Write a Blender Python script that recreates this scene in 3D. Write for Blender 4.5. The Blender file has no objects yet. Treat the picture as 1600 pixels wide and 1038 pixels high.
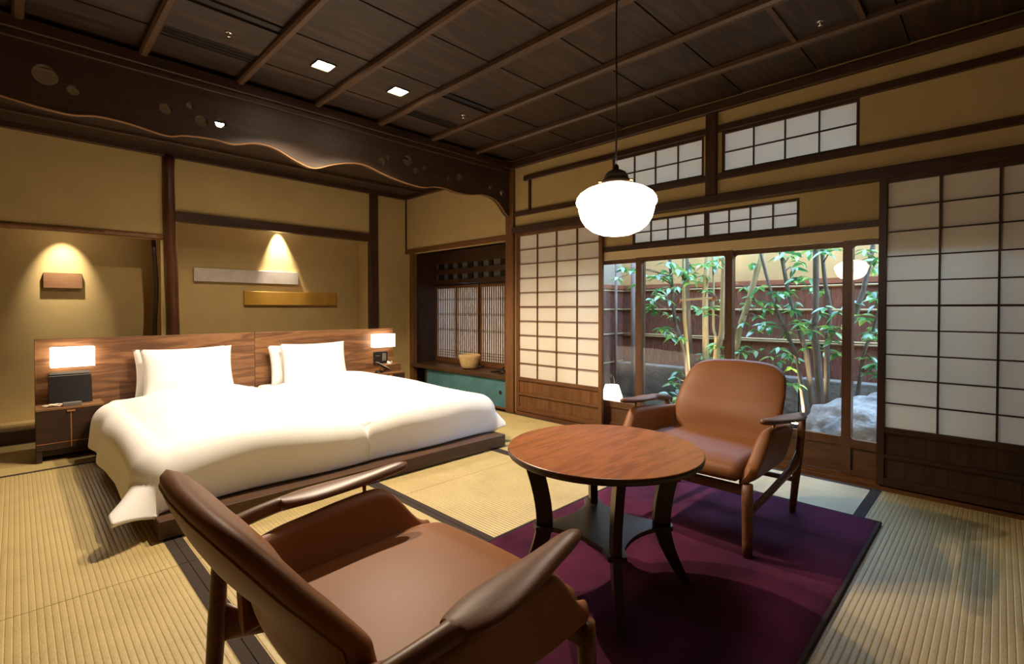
import bpy, bmesh, math, random
from mathutils import Vector, Matrix, noise

SC = bpy.context.scene
COL = SC.collection
PI = math.pi
RND = random.Random(7)

# ------------------------------------------------------------------ camera
cam_d = bpy.data.cameras.new('camera')
cam_d.sensor_width = 36.0
cam_d.sensor_fit = 'HORIZONTAL'
cam_d.lens = 769.5 / 1600 * 36.0
cam_d.shift_y = -24.86 / 1600
cam_d.clip_start = 0.02
cam = bpy.data.objects.new('camera', cam_d)
COL.objects.link(cam)
cam.location = (0, 0, 1.0)
cam.rotation_euler = (PI / 2 - 0.01582, 0, -0.78983)
SC.camera = cam

# ------------------------------------------------------------------ sky, exposure
W = bpy.data.worlds.new('sky')
SC.world = W
W.use_nodes = True
_bg = W.node_tree.nodes['Background']
_bg.inputs[0].default_value = (0.40, 0.63, 1.0, 1)
_bg.inputs[1].default_value = 15.0
SC.view_settings.view_transform = 'Standard'
SC.view_settings.look = 'None'
SC.view_settings.gamma = 1.0
SC.view_settings.use_curve_mapping = False
SC.view_settings.exposure = 0.26
WARM = (1.0, 0.82, 0.60)

# ------------------------------------------------------------------ helpers
def lin(r, g, b):
    f = lambda c: (c / 255 / 12.92) if c / 255 <= 0.04045 else ((c / 255 + 0.055) / 1.055) ** 2.4
    return (f(r), f(g), f(b), 1)

def tag(o, label=None, cat=None, group=None, kind=None):
    if label: o['label'] = label
    if cat: o['category'] = cat
    if group: o['group'] = group
    if kind: o['kind'] = kind
    return o

def empty(name, loc=(0, 0, 0), rz=0):
    o = bpy.data.objects.new(name, None)
    o.empty_display_size = 0.05
    COL.objects.link(o)
    o.location = loc
    o.rotation_euler = (0, 0, rz)
    return o

def thing(name, label, cat, loc=(0, 0, 0), rz=0, group=None):
    return tag(empty(name, loc, rz), label, cat, group)

def world_loc(o):
    v = Vector(o.location)
    p = o.parent
    while p:
        v += Vector(p.location)
        p = p.parent
    return v

def link(name, me, parent=None, loc=(0, 0, 0), rot=None, local=False):
    """parent's children are given in world coordinates unless local"""
    o = bpy.data.objects.new(name, me)
    COL.objects.link(o)
    l = Vector(loc)
    if parent is not None:
        o.parent = parent
        if not local:
            l = l - world_loc(parent)
    o.location = l
    if rot: o.rotation_euler = rot
    return o

def finish(me, mat, smooth=False):
    if mat: me.materials.append(mat)
    if smooth:
        me.polygons.foreach_set('use_smooth', [True] * len(me.polygons))
    me.update()
    return me

class B:
    """collects connected geometry for ONE mesh"""
    def __init__(s): s.v = []; s.f = []
    def quad(s, a, b, c, d):
        n = len(s.v); s.v += [a, b, c, d]; s.f.append((n, n + 1, n + 2, n + 3))
    def box(s, x0, x1, y0, y1, z0, z1):
        n = len(s.v)
        s.v += [(x0, y0, z0), (x1, y0, z0), (x1, y1, z0), (x0, y1, z0), (x0, y0, z1), (x1, y0, z1), (x1, y1, z1), (x0, y1, z1)]
        s.f += [tuple(n + i for i in q) for q in ((3, 2, 1, 0), (4, 5, 6, 7), (0, 1, 5, 4), (1, 2, 6, 5), (2, 3, 7, 6), (3, 0, 4, 7))]
        return s
    def tube(s, pts, rad, n=10, flat=1.0, up=(0, 0, 1), cap=True):
        """swept ellipse; rad: number or list of number / (a, b)"""
        base = len(s.v)
        pts = [Vector(p) for p in pts]
        m = len(pts)
        side0 = None
        for i, p in enumerate(pts):
            d = (pts[min(i + 1, m - 1)] - pts[max(i - 1, 0)]).normalized()
            u = Vector(up)
            if abs(d.dot(u)) > 0.98: u = Vector((1, 0, 0))
            a = d.cross(u).normalized()
            if side0 is not None and a.dot(side0) < 0: a = -a
            side0 = a
            b = a.cross(d).normalized()
            r = rad[i] if isinstance(rad, (list, tuple)) else rad
            ra, rb = r if isinstance(r, (list, tuple)) else (r, r * flat)
            for k in range(n):
                t = 2 * PI * k / n
                s.v.append(tuple(p + a * (ra * math.cos(t)) + b * (rb * math.sin(t))))
        for i in range(m - 1):
            for k in range(n):
                k2 = (k + 1) % n
                s.f.append((base + i * n + k, base + i * n + k2, base + (i + 1) * n + k2, base + (i + 1) * n + k))
        if cap:
            s.f.append(tuple(base + k for k in range(n))[::-1])
            s.f.append(tuple(base + (m - 1) * n + k for k in range(n)))
        return s
    def lathe(s, prof, n=24, c=(0, 0, 0), cap=True):
        base = len(s.v)
        for r, z in prof:
            for k in range(n):
                t = 2 * PI * k / n
                s.v.append((c[0] + r * math.cos(t), c[1] + r * math.sin(t), c[2] + z))
        m = len(prof)
        for i in range(m - 1):
            for k in range(n):
                k2 = (k + 1) % n
                s.f.append((base + i * n + k, base + i * n + k2, base + (i + 1) * n + k2, base + (i + 1) * n + k))
        if cap:
            s.f.append(tuple(base + k for k in range(n))[::-1])
            s.f.append(tuple(base + (m - 1) * n + k for k in range(n)))
        return s
    def grid(s, fn, nu, nv, closed_u=False):
        base = len(s.v)
        for i in range(nu):
            for j in range(nv):
                s.v.append(tuple(fn(i / (nu if closed_u else nu - 1), j / (nv - 1))))
        for i in range(nu if closed_u else nu - 1):
            for j in range(nv - 1):
                i2 = (i + 1) % nu
                s.f.append((base + i * nv + j, base + i2 * nv + j, base + i2 * nv + j + 1, base + i * nv + j + 1))
        return s
    def me(s, mat, smooth=False, bevel=0, seg=2, fix=True):
        me = bpy.data.meshes.new('mesh')
        me.from_pydata([tuple(p) for p in s.v], [], s.f)
        if bevel or fix:
            bm = bmesh.new(); bm.from_mesh(me)
            if bevel:
                bmesh.ops.bevel(bm, geom=bm.edges[:], offset=bevel, segments=seg, affect='EDGES', profile=0.6, clamp_overlap=True)
            bmesh.ops.recalc_face_normals(bm, faces=bm.faces)
            bm.to_mesh(me); bm.free()
        return finish(me, mat, smooth)

_cache = {}
def bo(name, x0, x1, y0, y1, z0, z1, mat, parent=None, bevel=0.0, seg=1, local=False, kind=None):
    """one box object, mesh shared by size and material, origin at its centre"""
    d = (round(abs(x1 - x0), 4), round(abs(y1 - y0), 4), round(abs(z1 - z0), 4))
    key = (d, mat.name, bevel, seg)
    if key not in _cache:
        _cache[key] = B().box(-d[0] / 2, d[0] / 2, -d[1] / 2, d[1] / 2, -d[2] / 2, d[2] / 2).me(mat, bevel=min(bevel, min(d) * 0.45), seg=seg)
    o = link(name, _cache[key], parent, ((x0 + x1) / 2, (y0 + y1) / 2, (z0 + z1) / 2), local=local)
    if kind: o['kind'] = kind
    return o

def cells(us, vs, solid, w0, w1, mp):
    """wall with holes: one connected mesh from a grid of cells; mp(u, v, w) -> xyz"""
    b = B(); idx = {}
    def V(i, j, k):
        if (i, j, k) not in idx:
            idx[(i, j, k)] = len(b.v); b.v.append(mp(us[i], vs[j], (w0, w1)[k]))
        return idx[(i, j, k)]
    nu, nv = len(us) - 1, len(vs) - 1
    S = lambda i, j: 0 <= i < nu and 0 <= j < nv and solid((us[i] + us[i + 1]) / 2, (vs[j] + vs[j + 1]) / 2)
    for i in range(nu):
        for j in range(nv):
            if not S(i, j): continue
            b.f.append((V(i, j, 0), V(i + 1, j, 0), V(i + 1, j + 1, 0), V(i, j + 1, 0)))
            b.f.append((V(i, j, 1), V(i, j + 1, 1), V(i + 1, j + 1, 1), V(i + 1, j, 1)))
            if not S(i - 1, j): b.f.append((V(i, j, 0), V(i, j + 1, 0), V(i, j + 1, 1), V(i, j, 1)))
            if not S(i + 1, j): b.f.append((V(i + 1, j, 0), V(i + 1, j, 1), V(i + 1, j + 1, 1), V(i + 1, j + 1, 0)))
            if not S(i, j - 1): b.f.append((V(i, j, 0), V(i, j, 1), V(i + 1, j, 1), V(i + 1, j, 0)))
            if not S(i, j + 1): b.f.append((V(i, j + 1, 0), V(i + 1, j + 1, 0), V(i + 1, j + 1, 1), V(i, j + 1, 1)))
    return b

# ------------------------------------------------------------------ materials
class NT:
    def __init__(s, name):
        s.m = bpy.data.materials.new(name); s.m.use_nodes = True
        s.t = s.m.node_tree; s.n = s.t.nodes; s.p = s.n['Principled BSDF']; s.out = s.n['Material Output']
    def add(s, kind, **kw):
        n = s.n.new(kind)
        for k, v in kw.items():
            if k.startswith('i_'):
                key = k[2:]
                key = int(key) if key.isdigit() else key.replace('_', ' ')
                n.inputs[key].default_value = v
            else: setattr(n, k, v)
        return n
    def l(s, a, b): s.t.links.new(a, b)
    def coords(s, scale=(1, 1, 1), rand=True, rot=(0, 0, 0)):
        tc = s.add('ShaderNodeTexCoord')
        mp = s.add('ShaderNodeMapping'); mp.inputs['Scale'].default_value = scale; mp.inputs['Rotation'].default_value = rot
        if rand:
            oi = s.add('ShaderNodeObjectInfo')
            sc = s.add('ShaderNodeVectorMath', operation='SCALE'); sc.inputs[0].default_value = (17, 31, 23)
            s.l(oi.outputs['Random'], sc.inputs['Scale'])
            ad = s.add('ShaderNodeVectorMath', operation='ADD')
            s.l(tc.outputs['Object'], ad.inputs[0]); s.l(sc.outputs[0], ad.inputs[1])
            s.l(ad.outputs[0], mp.inputs['Vector'])
        else:
            s.l(tc.outputs['Object'], mp.inputs['Vector'])
        return mp.outputs[0]
    def ramp(s, fac, cols, pos=None):
        r = s.add('ShaderNodeValToRGB')
        e = r.color_ramp.elements
        pos = pos or [i / (len(cols) - 1) for i in range(len(cols))]
        while len(e) < len(cols): e.new(0.5)
        for k, (c, p) in enumerate(zip(cols, pos)):
            e[k].position = p; e[k].color = c
        s.l(fac, r.inputs[0])
        return r.outputs[0]
    def bump(s, h, strength=0.2, dist=0.002):
        b = s.add('ShaderNodeBump', i_Strength=strength, i_Distance=dist)
        s.l(h, b.inputs['Height']); s.l(b.outputs[0], s.p.inputs['Normal'])

def rgb(c): return c if len(c) == 4 else (*c, 1)

def wood(name, c1, c2, axis='x', rough=0.45, fine=1.0, bump=0.15, rings=0.0, spec=0.4, rand=True):
    t = NT(name)
    long = {'x': (1, 9, 9), 'y': (9, 1, 9), 'z': (9, 9, 1)}[axis]
    co = t.coords(tuple(a * fine for a in long), rand=rand)
    n1 = t.add('ShaderNodeTexNoise', i_Scale=2.2, i_Detail=3.0, i_Distortion=0.8)
    n2 = t.add('ShaderNodeTexNoise', i_Scale=14.0, i_Detail=4.0, i_Roughness=0.65)
    t.l(co, n1.inputs['Vector']); t.l(co, n2.inputs['Vector'])
    mx = t.add('ShaderNodeMix', data_type='FLOAT', i_0=0.45)
    t.l(n1.outputs['Fac'], mx.inputs[2]); t.l(n2.outputs['Fac'], mx.inputs[3])
    fac = mx.outputs[0]
    if rings:
        w = t.add('ShaderNodeMath', operation='MULTIPLY', i_1=rings); t.l(n1.outputs['Fac'], w.inputs[0])
        sn = t.add('ShaderNodeMath', operation='SINE'); t.l(w.outputs[0], sn.inputs[0])
        h = t.add('ShaderNodeMath', operation='MULTIPLY_ADD', i_1=0.14, i_2=0.0); t.l(sn.outputs[0], h.inputs[0])
        a = t.add('ShaderNodeMath', operation='ADD'); t.l(fac, a.inputs[0]); t.l(h.outputs[0], a.inputs[1])
        fac = a.outputs[0]
    col = t.ramp(fac, [rgb(c1), rgb(c2)], [0.32, 0.68])
    t.l(col, t.p.inputs['Base Color'])
    t.p.inputs['Roughness'].default_value = rough
    t.p.inputs['Specular IOR Level'].default_value = spec
    if bump: t.bump(n2.outputs['Fac'], bump, 0.002)
    return t.m

def plain(name, c, rough=0.5, metal=0.0, spec=0.5, nscale=0, namt=0.12, bump=0.0, bscale=200.0, bdist=0.001, coat=0):
    t = NT(name)
    t.p.inputs['Base Color'].default_value = rgb(c)
    t.p.inputs['Roughness'].default_value = rough
    t.p.inputs['Metallic'].default_value = metal
    t.p.inputs['Specular IOR Level'].default_value = spec
    t.p.inputs['Coat Weight'].default_value = coat
    if nscale:
        co = t.coords()
        n = t.add('ShaderNodeTexNoise', i_Scale=nscale, i_Detail=5.0); t.l(co, n.inputs['Vector'])
        lo = tuple(x * (1 - namt) for x in c[:3]) + (1,); hi = tuple(min(1, x * (1 + namt)) for x in c[:3]) + (1,)
        t.l(t.ramp(n.outputs['Fac'], [lo, hi], [0.3, 0.7]), t.p.inputs['Base Color'])
    if bump:
        co = t.coords()
        n = t.add('ShaderNodeTexNoise', i_Scale=bscale, i_Detail=3.0); t.l(co, n.inputs['Vector'])
        t.bump(n.outputs['Fac'], bump, bdist)
    return t.m

def emit(name, c, strength):
    t = NT(name)
    t.p.inputs['Base Color'].default_value = rgb(c)
    t.p.inputs['Emission Color'].default_value = rgb(c)
    t.p.inputs['Emission Strength'].default_value = strength
    return t.m

def paper(name, c, trans=0.5):
    t = NT(name)
    d = t.add('ShaderNodeBsdfDiffuse'); d.inputs['Color'].default_value = rgb(c)
    tr = t.add('ShaderNodeBsdfTranslucent'); tr.inputs['Color'].default_value = rgb(c)
    mx = t.add('ShaderNodeMixShader', i_0=trans)
    co = t.coords((3, 3, 40))
    n = t.add('ShaderNodeTexNoise', i_Scale=6.0, i_Detail=4.0); t.l(co, n.inputs['Vector'])
    bp = t.add('ShaderNodeBump', i_Strength=0.08, i_Distance=0.001); t.l(n.outputs['Fac'], bp.inputs['Height'])
    t.l(bp.outputs[0], d.inputs['Normal'])
    t.l(d.outputs[0], mx.inputs[1]); t.l(tr.outputs[0], mx.inputs[2]); t.l(mx.outputs[0], t.out.inputs['Surface'])
    return t.m

def glass(name):
    t = NT(name)
    a = t.add('ShaderNodeBsdfTransparent'); a.inputs[0].default_value = (0.97, 0.985, 0.98, 1)
    g = t.add('ShaderNodeBsdfGlossy', i_Roughness=0.0)
    fr = t.add('ShaderNodeFresnel')
    ge = t.add('ShaderNodeNewGeometry')
    ior = t.add('ShaderNodeMix', data_type='FLOAT'); ior.inputs[2].default_value = 1.45; ior.inputs[3].default_value = 1 / 1.45
    t.l(ge.outputs['Backfacing'], ior.inputs[0]); t.l(ior.outputs[0], fr.inputs['IOR'])
    mx = t.add('ShaderNodeMixShader')
    t.l(fr.outputs[0], mx.inputs[0]); t.l(a.outputs[0], mx.inputs[1]); t.l(g.outputs[0], mx.inputs[2]); t.l(mx.outputs[0], t.out.inputs['Surface'])
    return t.m

M = {}
for ax in 'xyz':
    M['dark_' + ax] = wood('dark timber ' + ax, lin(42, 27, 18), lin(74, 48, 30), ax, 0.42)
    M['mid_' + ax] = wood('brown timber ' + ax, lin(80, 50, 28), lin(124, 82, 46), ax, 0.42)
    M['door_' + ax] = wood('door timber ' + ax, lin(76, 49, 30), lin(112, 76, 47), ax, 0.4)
M['ceil'] = wood('ceiling board', lin(42, 31, 24), lin(66, 49, 38), 'x', 0.5, fine=0.7, rings=22)
M['batten'] = wood('ceiling batten', lin(68, 49, 34), lin(92, 68, 47), 'y', 0.45)
M['beamw'] = wood('carved beam wood', lin(46, 32, 23), lin(74, 52, 36), 'x', 0.5)
M['walnut'] = wood('walnut veneer', lin(94, 62, 40), lin(136, 96, 63), 'x', 0.42, fine=0.55, rings=24, bump=0.06)
M['walnut_d'] = wood('dark walnut veneer', lin(58, 40, 29), lin(90, 63, 44), 'x', 0.42, fine=1.2)
M['night'] = wood('nightstand wood', lin(44, 29, 21), lin(62, 42, 31), 'x', 0.42, fine=2.0)
M['nighttop'] = wood('nightstand top wood', lin(108, 76, 50), lin(142, 104, 72), 'x', 0.42, fine=1.5)
M['table'] = wood('oiled oak table top', lin(124, 68, 32), lin(154, 90, 45), 'x', 0.34, fine=1.6, rings=26, bump=0.08)
M['tleg'] = wood('dark table leg', lin(40, 25, 17), lin(60, 38, 25), 'z', 0.35)
M['chairw'] = wood('walnut chair frame', lin(90, 56, 35), lin(130, 86, 55), 'x', 0.4, fine=2.0, bump=0.08)
M['ledge'] = wood('ledge wood', lin(56, 38, 26), lin(84, 58, 38), 'y', 0.3)
M['logpost'] = wood('polished log', lin(58, 33, 20), lin(94, 56, 33), 'z', 0.3, bump=0.1)
M['bamboo'] = wood('smoked bamboo', lin(104, 70, 40), lin(140, 98, 58), 'x', 0.3, bump=0.05)
M['bamboo_p'] = wood('pale bamboo', lin(150, 122, 84), lin(190, 162, 118), 'y', 0.4, bump=0.05)
M['plaster'] = plain('ochre plaster', lin(181, 156, 106), 0.95, spec=0.1, nscale=5, namt=0.05, bump=0.12, bscale=420, bdist=0.001)
M['plaster_l'] = plain('pale plaster strip', lin(214, 190, 146), 0.9, spec=0.1, bump=0.08, bscale=300)
M['paper'] = paper('shoji paper', lin(240, 232, 218), 0.30)
M['paper_l'] = paper('lattice screen paper', lin(246, 234, 216), 0.26)
M['glass'] = glass('window glass')
M['leather'] = plain('tan leather', lin(134, 84, 48), 0.5, spec=0.28, nscale=3, namt=0.08, bump=0.1, bscale=260, bdist=0.0008)
M['brass'] = plain('brass', lin(214, 168, 92), 0.25, metal=1.0)
M['linen'] = plain('white bed linen', lin(244, 241, 238), 0.85, spec=0.15, bump=0.05, bscale=700, bdist=0.0004)
M['silver'] = plain('silver leaf', lin(196, 184, 172), 0.42, metal=0.3, nscale=9, namt=0.12)
M['gold'] = plain('gold leaf', lin(190, 142, 56), 0.42, metal=0.4, nscale=9, namt=0.12)
M['black'] = plain('black plastic', lin(24, 22, 22), 0.35)
M['blackgloss'] = plain('black leather cover', lin(22, 19, 18), 0.3, bump=0.1, bscale=300)
M['greyplastic'] = plain('grey plastic', lin(96, 92, 88), 0.5)
M['whiteplastic'] = plain('white cable', lin(220, 206, 184), 0.5)
M['metal_d'] = plain('dark bronze metal', lin(70, 56, 44), 0.35, metal=0.8)
M['chrome'] = plain('chrome', lin(210, 205, 200), 0.2, metal=1.0)
M['teal'] = plain('teal paper', lin(72, 112, 116), 0.75, spec=0.2, nscale=6, namt=0.16)
M['basketm'] = plain('pale pottery', lin(196, 164, 112), 0.8, nscale=14, namt=0.14, bump=0.3, bscale=60, bdist=0.002)
M['iron'] = plain('black iron', lin(30, 26, 24), 0.5, metal=0.5)
M['tissue'] = plain('tissue paper', lin(240, 236, 228), 0.9)
M['copper'] = plain('copper inlay', lin(206, 142, 92), 0.4, metal=0.6)
M['opal'] = emit('opal lamp glass', (1.0, 0.86, 0.68), 18.5)
M['shade'] = emit('lit lamp shade', (1.0, 0.82, 0.58), 7.5)
M['lens'] = emit('lamp lens', (1.0, 0.84, 0.62), 60.0)
M['lantern'] = emit('lantern paper', (1.0, 0.86, 0.66), 9.0)
M['bark'] = wood('cedar bark', lin(44, 22, 15), lin(146, 88, 66), 'z', 0.9, fine=4.5, bump=1.0)
M['gwall'] = plain('garden plaster wall', lin(190, 150, 96), 0.9, nscale=2.5, namt=0.12, bump=0.1, bscale=120)
M['gwall_g'] = plain('grey garden plaster', lin(164, 152, 134), 0.9, nscale=2.5, namt=0.12)
M['stone'] = plain('weathered stone', lin(116, 106, 96), 0.9, nscale=6, namt=0.35, bump=0.8, bscale=18, bdist=0.02)
M['rock'] = plain('pale garden rock', lin(164, 158, 152), 0.8, nscale=5, namt=0.3, bump=0.9, bscale=9, bdist=0.04)
M['soil'] = plain('mossy garden soil', lin(78, 70, 50), 0.95, nscale=8, namt=0.3, bump=0.8, bscale=30, bdist=0.02)
M['trunk'] = wood('grey tree bark', lin(80, 70, 62), lin(132, 118, 102), 'z', 0.8, fine=1.5, bump=0.4)
M['trunk_p'] = wood('pale tree bark', lin(160, 140, 100), lin(206, 184, 138), 'z', 0.8, fine=1.5, bump=0.4)
M['pole'] = wood('weathered pole', lin(112, 96, 86), lin(150, 132, 120), 'z', 0.8, fine=1.0, bump=0.3)
M['capboard'] = wood('red brown board', lin(120, 66, 44), lin(156, 92, 62), 'y', 0.7)
M['heri'] = plain('dark cloth border', lin(58, 48, 44), 0.85, spec=0.2, bump=0.2, bscale=900, bdist=0.0005)
M['lit_lip'] = wood('painted lit beam edge', lin(132, 90, 52), lin(166, 118, 72), 'x', 0.45)  # paler colour paints the light caught by the beam's lower edge
M['deck'] = wood('deck wood', lin(150, 112, 74), lin(186, 146, 100), 'y', 0.6)

def leafmat():
    t = NT('leaf')
    co = t.coords()
    oi = t.add('ShaderNodeObjectInfo')
    col = t.ramp(oi.outputs['Random'], [lin(52, 116, 66), lin(88, 156, 78), lin(146, 182, 78)])
    d = t.add('ShaderNodeBsdfDiffuse'); tr = t.add('ShaderNodeBsdfTranslucent')
    g = t.add('ShaderNodeBsdfGlossy', i_Roughness=0.35)
    t.l(col, d.inputs[0]); t.l(col, tr.inputs[0])
    m1 = t.add('ShaderNodeMixShader', i_0=0.35); t.l(d.outputs[0], m1.inputs[1]); t.l(tr.outputs[0], m1.inputs[2])
    m2 = t.add('ShaderNodeMixShader', i_0=0.12); t.l(m1.outputs[0], m2.inputs[1]); t.l(g.outputs[0], m2.inputs[2])
    t.l(m2.outputs[0], t.out.inputs['Surface'])
    return t.m
M['leaf'] = leafmat()

def rugmat():
    t = NT('purple wool pile')
    co = t.coords()
    n = t.add('ShaderNodeTexNoise', i_Scale=4.0, i_Detail=6.0, i_Distortion=0.4); t.l(co, n.inputs['Vector'])
    t.l(t.ramp(n.outputs['Fac'], [lin(50, 17, 38), lin(90, 34, 62)], [0.35, 0.7]), t.p.inputs['Base Color'])
    t.p.inputs['Roughness'].default_value = 0.95
    t.p.inputs['Specular IOR Level'].default_value = 0.1
    t.p.inputs['Sheen Weight'].default_value = 0.25
    t.p.inputs['Sheen Roughness'].default_value = 0.5
    t.p.inputs['Sheen Tint'].default_value = lin(190, 110, 150)
    n2 = t.add('ShaderNodeTexNoise', i_Scale=450.0, i_Detail=2.0); t.l(co, n2.inputs['Vector'])
    t.bump(n2.outputs['Fac'], 0.6, 0.004)
    return t.m
M['rug'] = rugmat()

def tatmat():
    t = NT('tatami rush')
    co = t.coords((260, 60, 60))
    n = t.add('ShaderNodeTexNoise', i_Scale=1.0, i_Detail=3.0); t.l(co, n.inputs['Vector'])
    co2 = t.coords((6, 6, 6))
    n2 = t.add('ShaderNodeTexNoise', i_Scale=1.0, i_Detail=3.0); t.l(co2, n2.inputs['Vector'])
    mx = t.add('ShaderNodeMix', data_type='FLOAT', i_0=0.4); t.l(n.outputs['Fac'], mx.inputs[2]); t.l(n2.outputs['Fac'], mx.inputs[3])
    t.l(t.ramp(mx.outputs[0], [lin(158, 138, 88), lin(190, 168, 112)], [0.3, 0.7]), t.p.inputs['Base Color'])
    t.p.inputs['Roughness'].default_value = 0.48
    t.p.inputs['Specular IOR Level'].default_value = 0.9
    t.bump(n.outputs['Fac'], 0.15, 0.0008)
    return t.m
M['tatami'] = tatmat()

# ================================================================== SETTING
X0, X1 = -1.45, 3.40          # room, left and right wall faces
Y0, YB = -1.47, 5.21          # wall behind the camera, back wall face
ZC = 2.42                     # underside of the ceiling boards
def st(o, label=None, cat=None):
    return tag(o, label, cat, None, 'structure')

# ---- floor with tatami mats
floor = st(bo('floor', X0 - 0.3, 4.0, Y0 - 0.3, 6.2, -0.12, -0.035, M['dark_y']), 'tatami floor of the guest room', 'floor')
_tm = {}
def tatami(x0, x1, y0, y1, along, hw=0.032, sides=(1, 1)):
    g = 0.0015
    x0 += g; x1 -= g; y0 += g; y1 -= g
    lx, ly = x1 - x0, y1 - y0
    wdt, lng = (lx, ly) if along == 'y' else (ly, lx)
    key = (round(wdt, 3), round(lng, 3))
    if key not in _tm:
        n = int(round(wdt / 0.018)); per = wdt / n
        prof = []
        for k in range(n):
            for t, h in ((0.0, -0.0016), (0.16, -0.0003), (0.5, 0.0), (0.84, -0.0003)):
                prof.append((-wdt / 2 + (k + t) * per, h))
        prof.append((wdt / 2, -0.0016))
        b = B(); m = len(prof)
        for s in (-1, 1):
            for a, h in prof: b.v.append((a, s * lng / 2, h))
        for i in range(m - 1): b.f.append((i, i + 1, m + i + 1, m + i))
        nb = len(b.v)
        b.v += [(-wdt / 2, -lng / 2, -0.035), (wdt / 2, -lng / 2, -0.035), (wdt / 2, lng / 2, -0.035), (-wdt / 2, lng / 2, -0.035)]
        b.f += [(nb, nb + 1, nb + 2, nb + 3)[::-1], (0, nb, nb + 3, m), (m - 1, 2 * m - 1, nb + 2, nb + 1)]
        b.f.append(tuple([nb, nb + 1] + list(range(m - 1, -1, -1))))
        b.f.append(tuple([nb + 2, nb + 3] + list(range(m, 2 * m))))
        _tm[key] = b.me(M['tatami'], fix=True)
    o = link('tatami_mat', _tm[key], floor, ((x0 + x1) / 2, (y0 + y1) / 2, 0))
    if along == 'x': o.rotation_euler = (0, 0, PI / 2)
    if hw:
        for s in (-1, 1):
            if not sides[0 if s < 0 else 1]: continue
            c = s * (wdt / 2 - hw / 2)
            bo('cloth_border', c - hw / 2, c + hw / 2, -lng / 2, lng / 2, -0.004, 0.0012, M['heri'], o, local=True)
    return o
for xa, xb in ((-1.44, -0.485), (-0.485, 0.47), (0.47, 1.425), (1.425, 2.38), (2.38, 3.335)):
    tatami(xa, xb, 0.495, 2.26, 'y')
    tatami(xa, xb, 2.26, 4.17, 'y')
for xa, xb in ((1.425, 3.335), (-0.485, 1.425), (-1.44, -0.485)):
    tatami(xa, xb, -0.46, 0.495, 'x', 0.045)
    tatami(xa, xb, -1.46, -0.46, 'x', 0.045)
for xa, xb in ((-1.44, 0.47), (0.47, 2.38), (2.38, 3.335)):
    tatami(xa, xb, 4.17, 5.13, 'x', 0.03)

# ---- wall_right (garden side), plaster with openings
us = [Y0 - 0.06, -1.3, 0.58, 1.358, 1.482, 2.23, 3.32, 3.43, 5.10, YB]
vs = [0, 1.665, 1.75, 1.92, 2.20, 2.46]
def solid_r(y, z):
    if -1.3 < y < 3.32 and z < 1.75: return False
    if 3.43 < y < 5.10 and z < 1.665: return False
    if 1.92 < z < 2.20 and (0.58 < y < 1.358 or 1.482 < y < 2.23): return False
    return True
wall_right = st(link('wall_right', cells(us, vs, solid_r, X1, X1 + 0.07, lambda u, v, w: (w, u, v)).me(M['plaster'])), 'ochre plaster garden-side wall', 'wall')
# recessed strip above the glass doors, with the low transom opening
us = [-1.3, 0.895, 2.075, 3.32]; vs = [1.46, 1.50, 1.69, 1.80]
b = cells(us, vs, lambda y, z: not (0.895 < y < 2.075 and 1.50 < z < 1.69), 3.45, 3.49, lambda u, v, w: (w, u, v))
st(link('wall_over_glass', b.me(M['plaster'])), 'recessed ochre plaster strip over the glass doors', 'wall')
st(bo('wall_strip', 3.44, 3.50, -1.3, 3.32, 1.40, 1.462, M['plaster_l']), 'pale strip right above the glass doors', 'wall')
st(bo('wall_behind_shoji', 3.47, 3.53, 2.725, 3.32, -0.035, 1.41, M['plaster']), 'plaster wall piece behind the pale shoji', 'wall')
st(bo('wall_outside', 3.47, 3.53, Y0 - 0.06, -0.745, -0.035, 1.41, M['plaster']), 'plaster wall piece behind the near shoji', 'wall')

# horizontal rails and short post on the garden-side wall
st(bo('trim_1', X1 - 0.035, X1 + 0.02, Y0, 3.38, 2.34, 2.40, M['dark_y'], bevel=0.004), 'dark ceiling edge moulding over the garden-side wall', 'moulding')
st(bo('trim_2', X1 - 0.022, X1 + 0.02, Y0, 3.20, 2.20, 2.243, M['dark_y'], bevel=0.003), 'upper dark rail of the high transom', 'rail')
st(bo('trim_3', X1 - 0.022, X1 + 0.02, Y0, 3.345, 1.877, 1.92, M['dark_y'], bevel=0.003), 'lower dark rail of the high transom', 'rail')
st(bo('trim_4', X1 - 0.035, X1 + 0.08, Y0, 3.345, 1.715, 1.778, M['dark_y'], bevel=0.004), 'dark lintel rail over shoji and glass doors', 'rail')
st(bo('trim_5', X1 - 0.03, X1 + 0.02, 1.385, 1.461, 1.778, 2.34, M['dark_z'], bevel=0.004), 'short dark post between the two high transom windows', 'post')
st(bo('trim_6', X1 - 0.016, X1 + 0.01, 3.115, 3.14, 1.92, 2.20, M['dark_z']), 'thin dark upright at the far end of the high transom', 'upright')
st(bo('trim_7', X1 - 0.002, X1 + 0.09, -1.3, 3.32, -0.035, 0.004, M['mid_y']), 'wooden sill rail under the shoji and glass doors', 'sill')
st(bo('trim_8', 3.43, 3.51, -1.3, 3.32, 1.462, 1.50, M['dark_y']), 'dark rail under the low transom', 'rail')
for k, gx in enumerate((3.425, 3.455, 3.485)):
    bo('track_ridge', gx - 0.006, gx + 0.006, -1.3, 3.32, 0.004, 0.014, M['mid_y'], bpy.data.objects['trim_7'])

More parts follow.
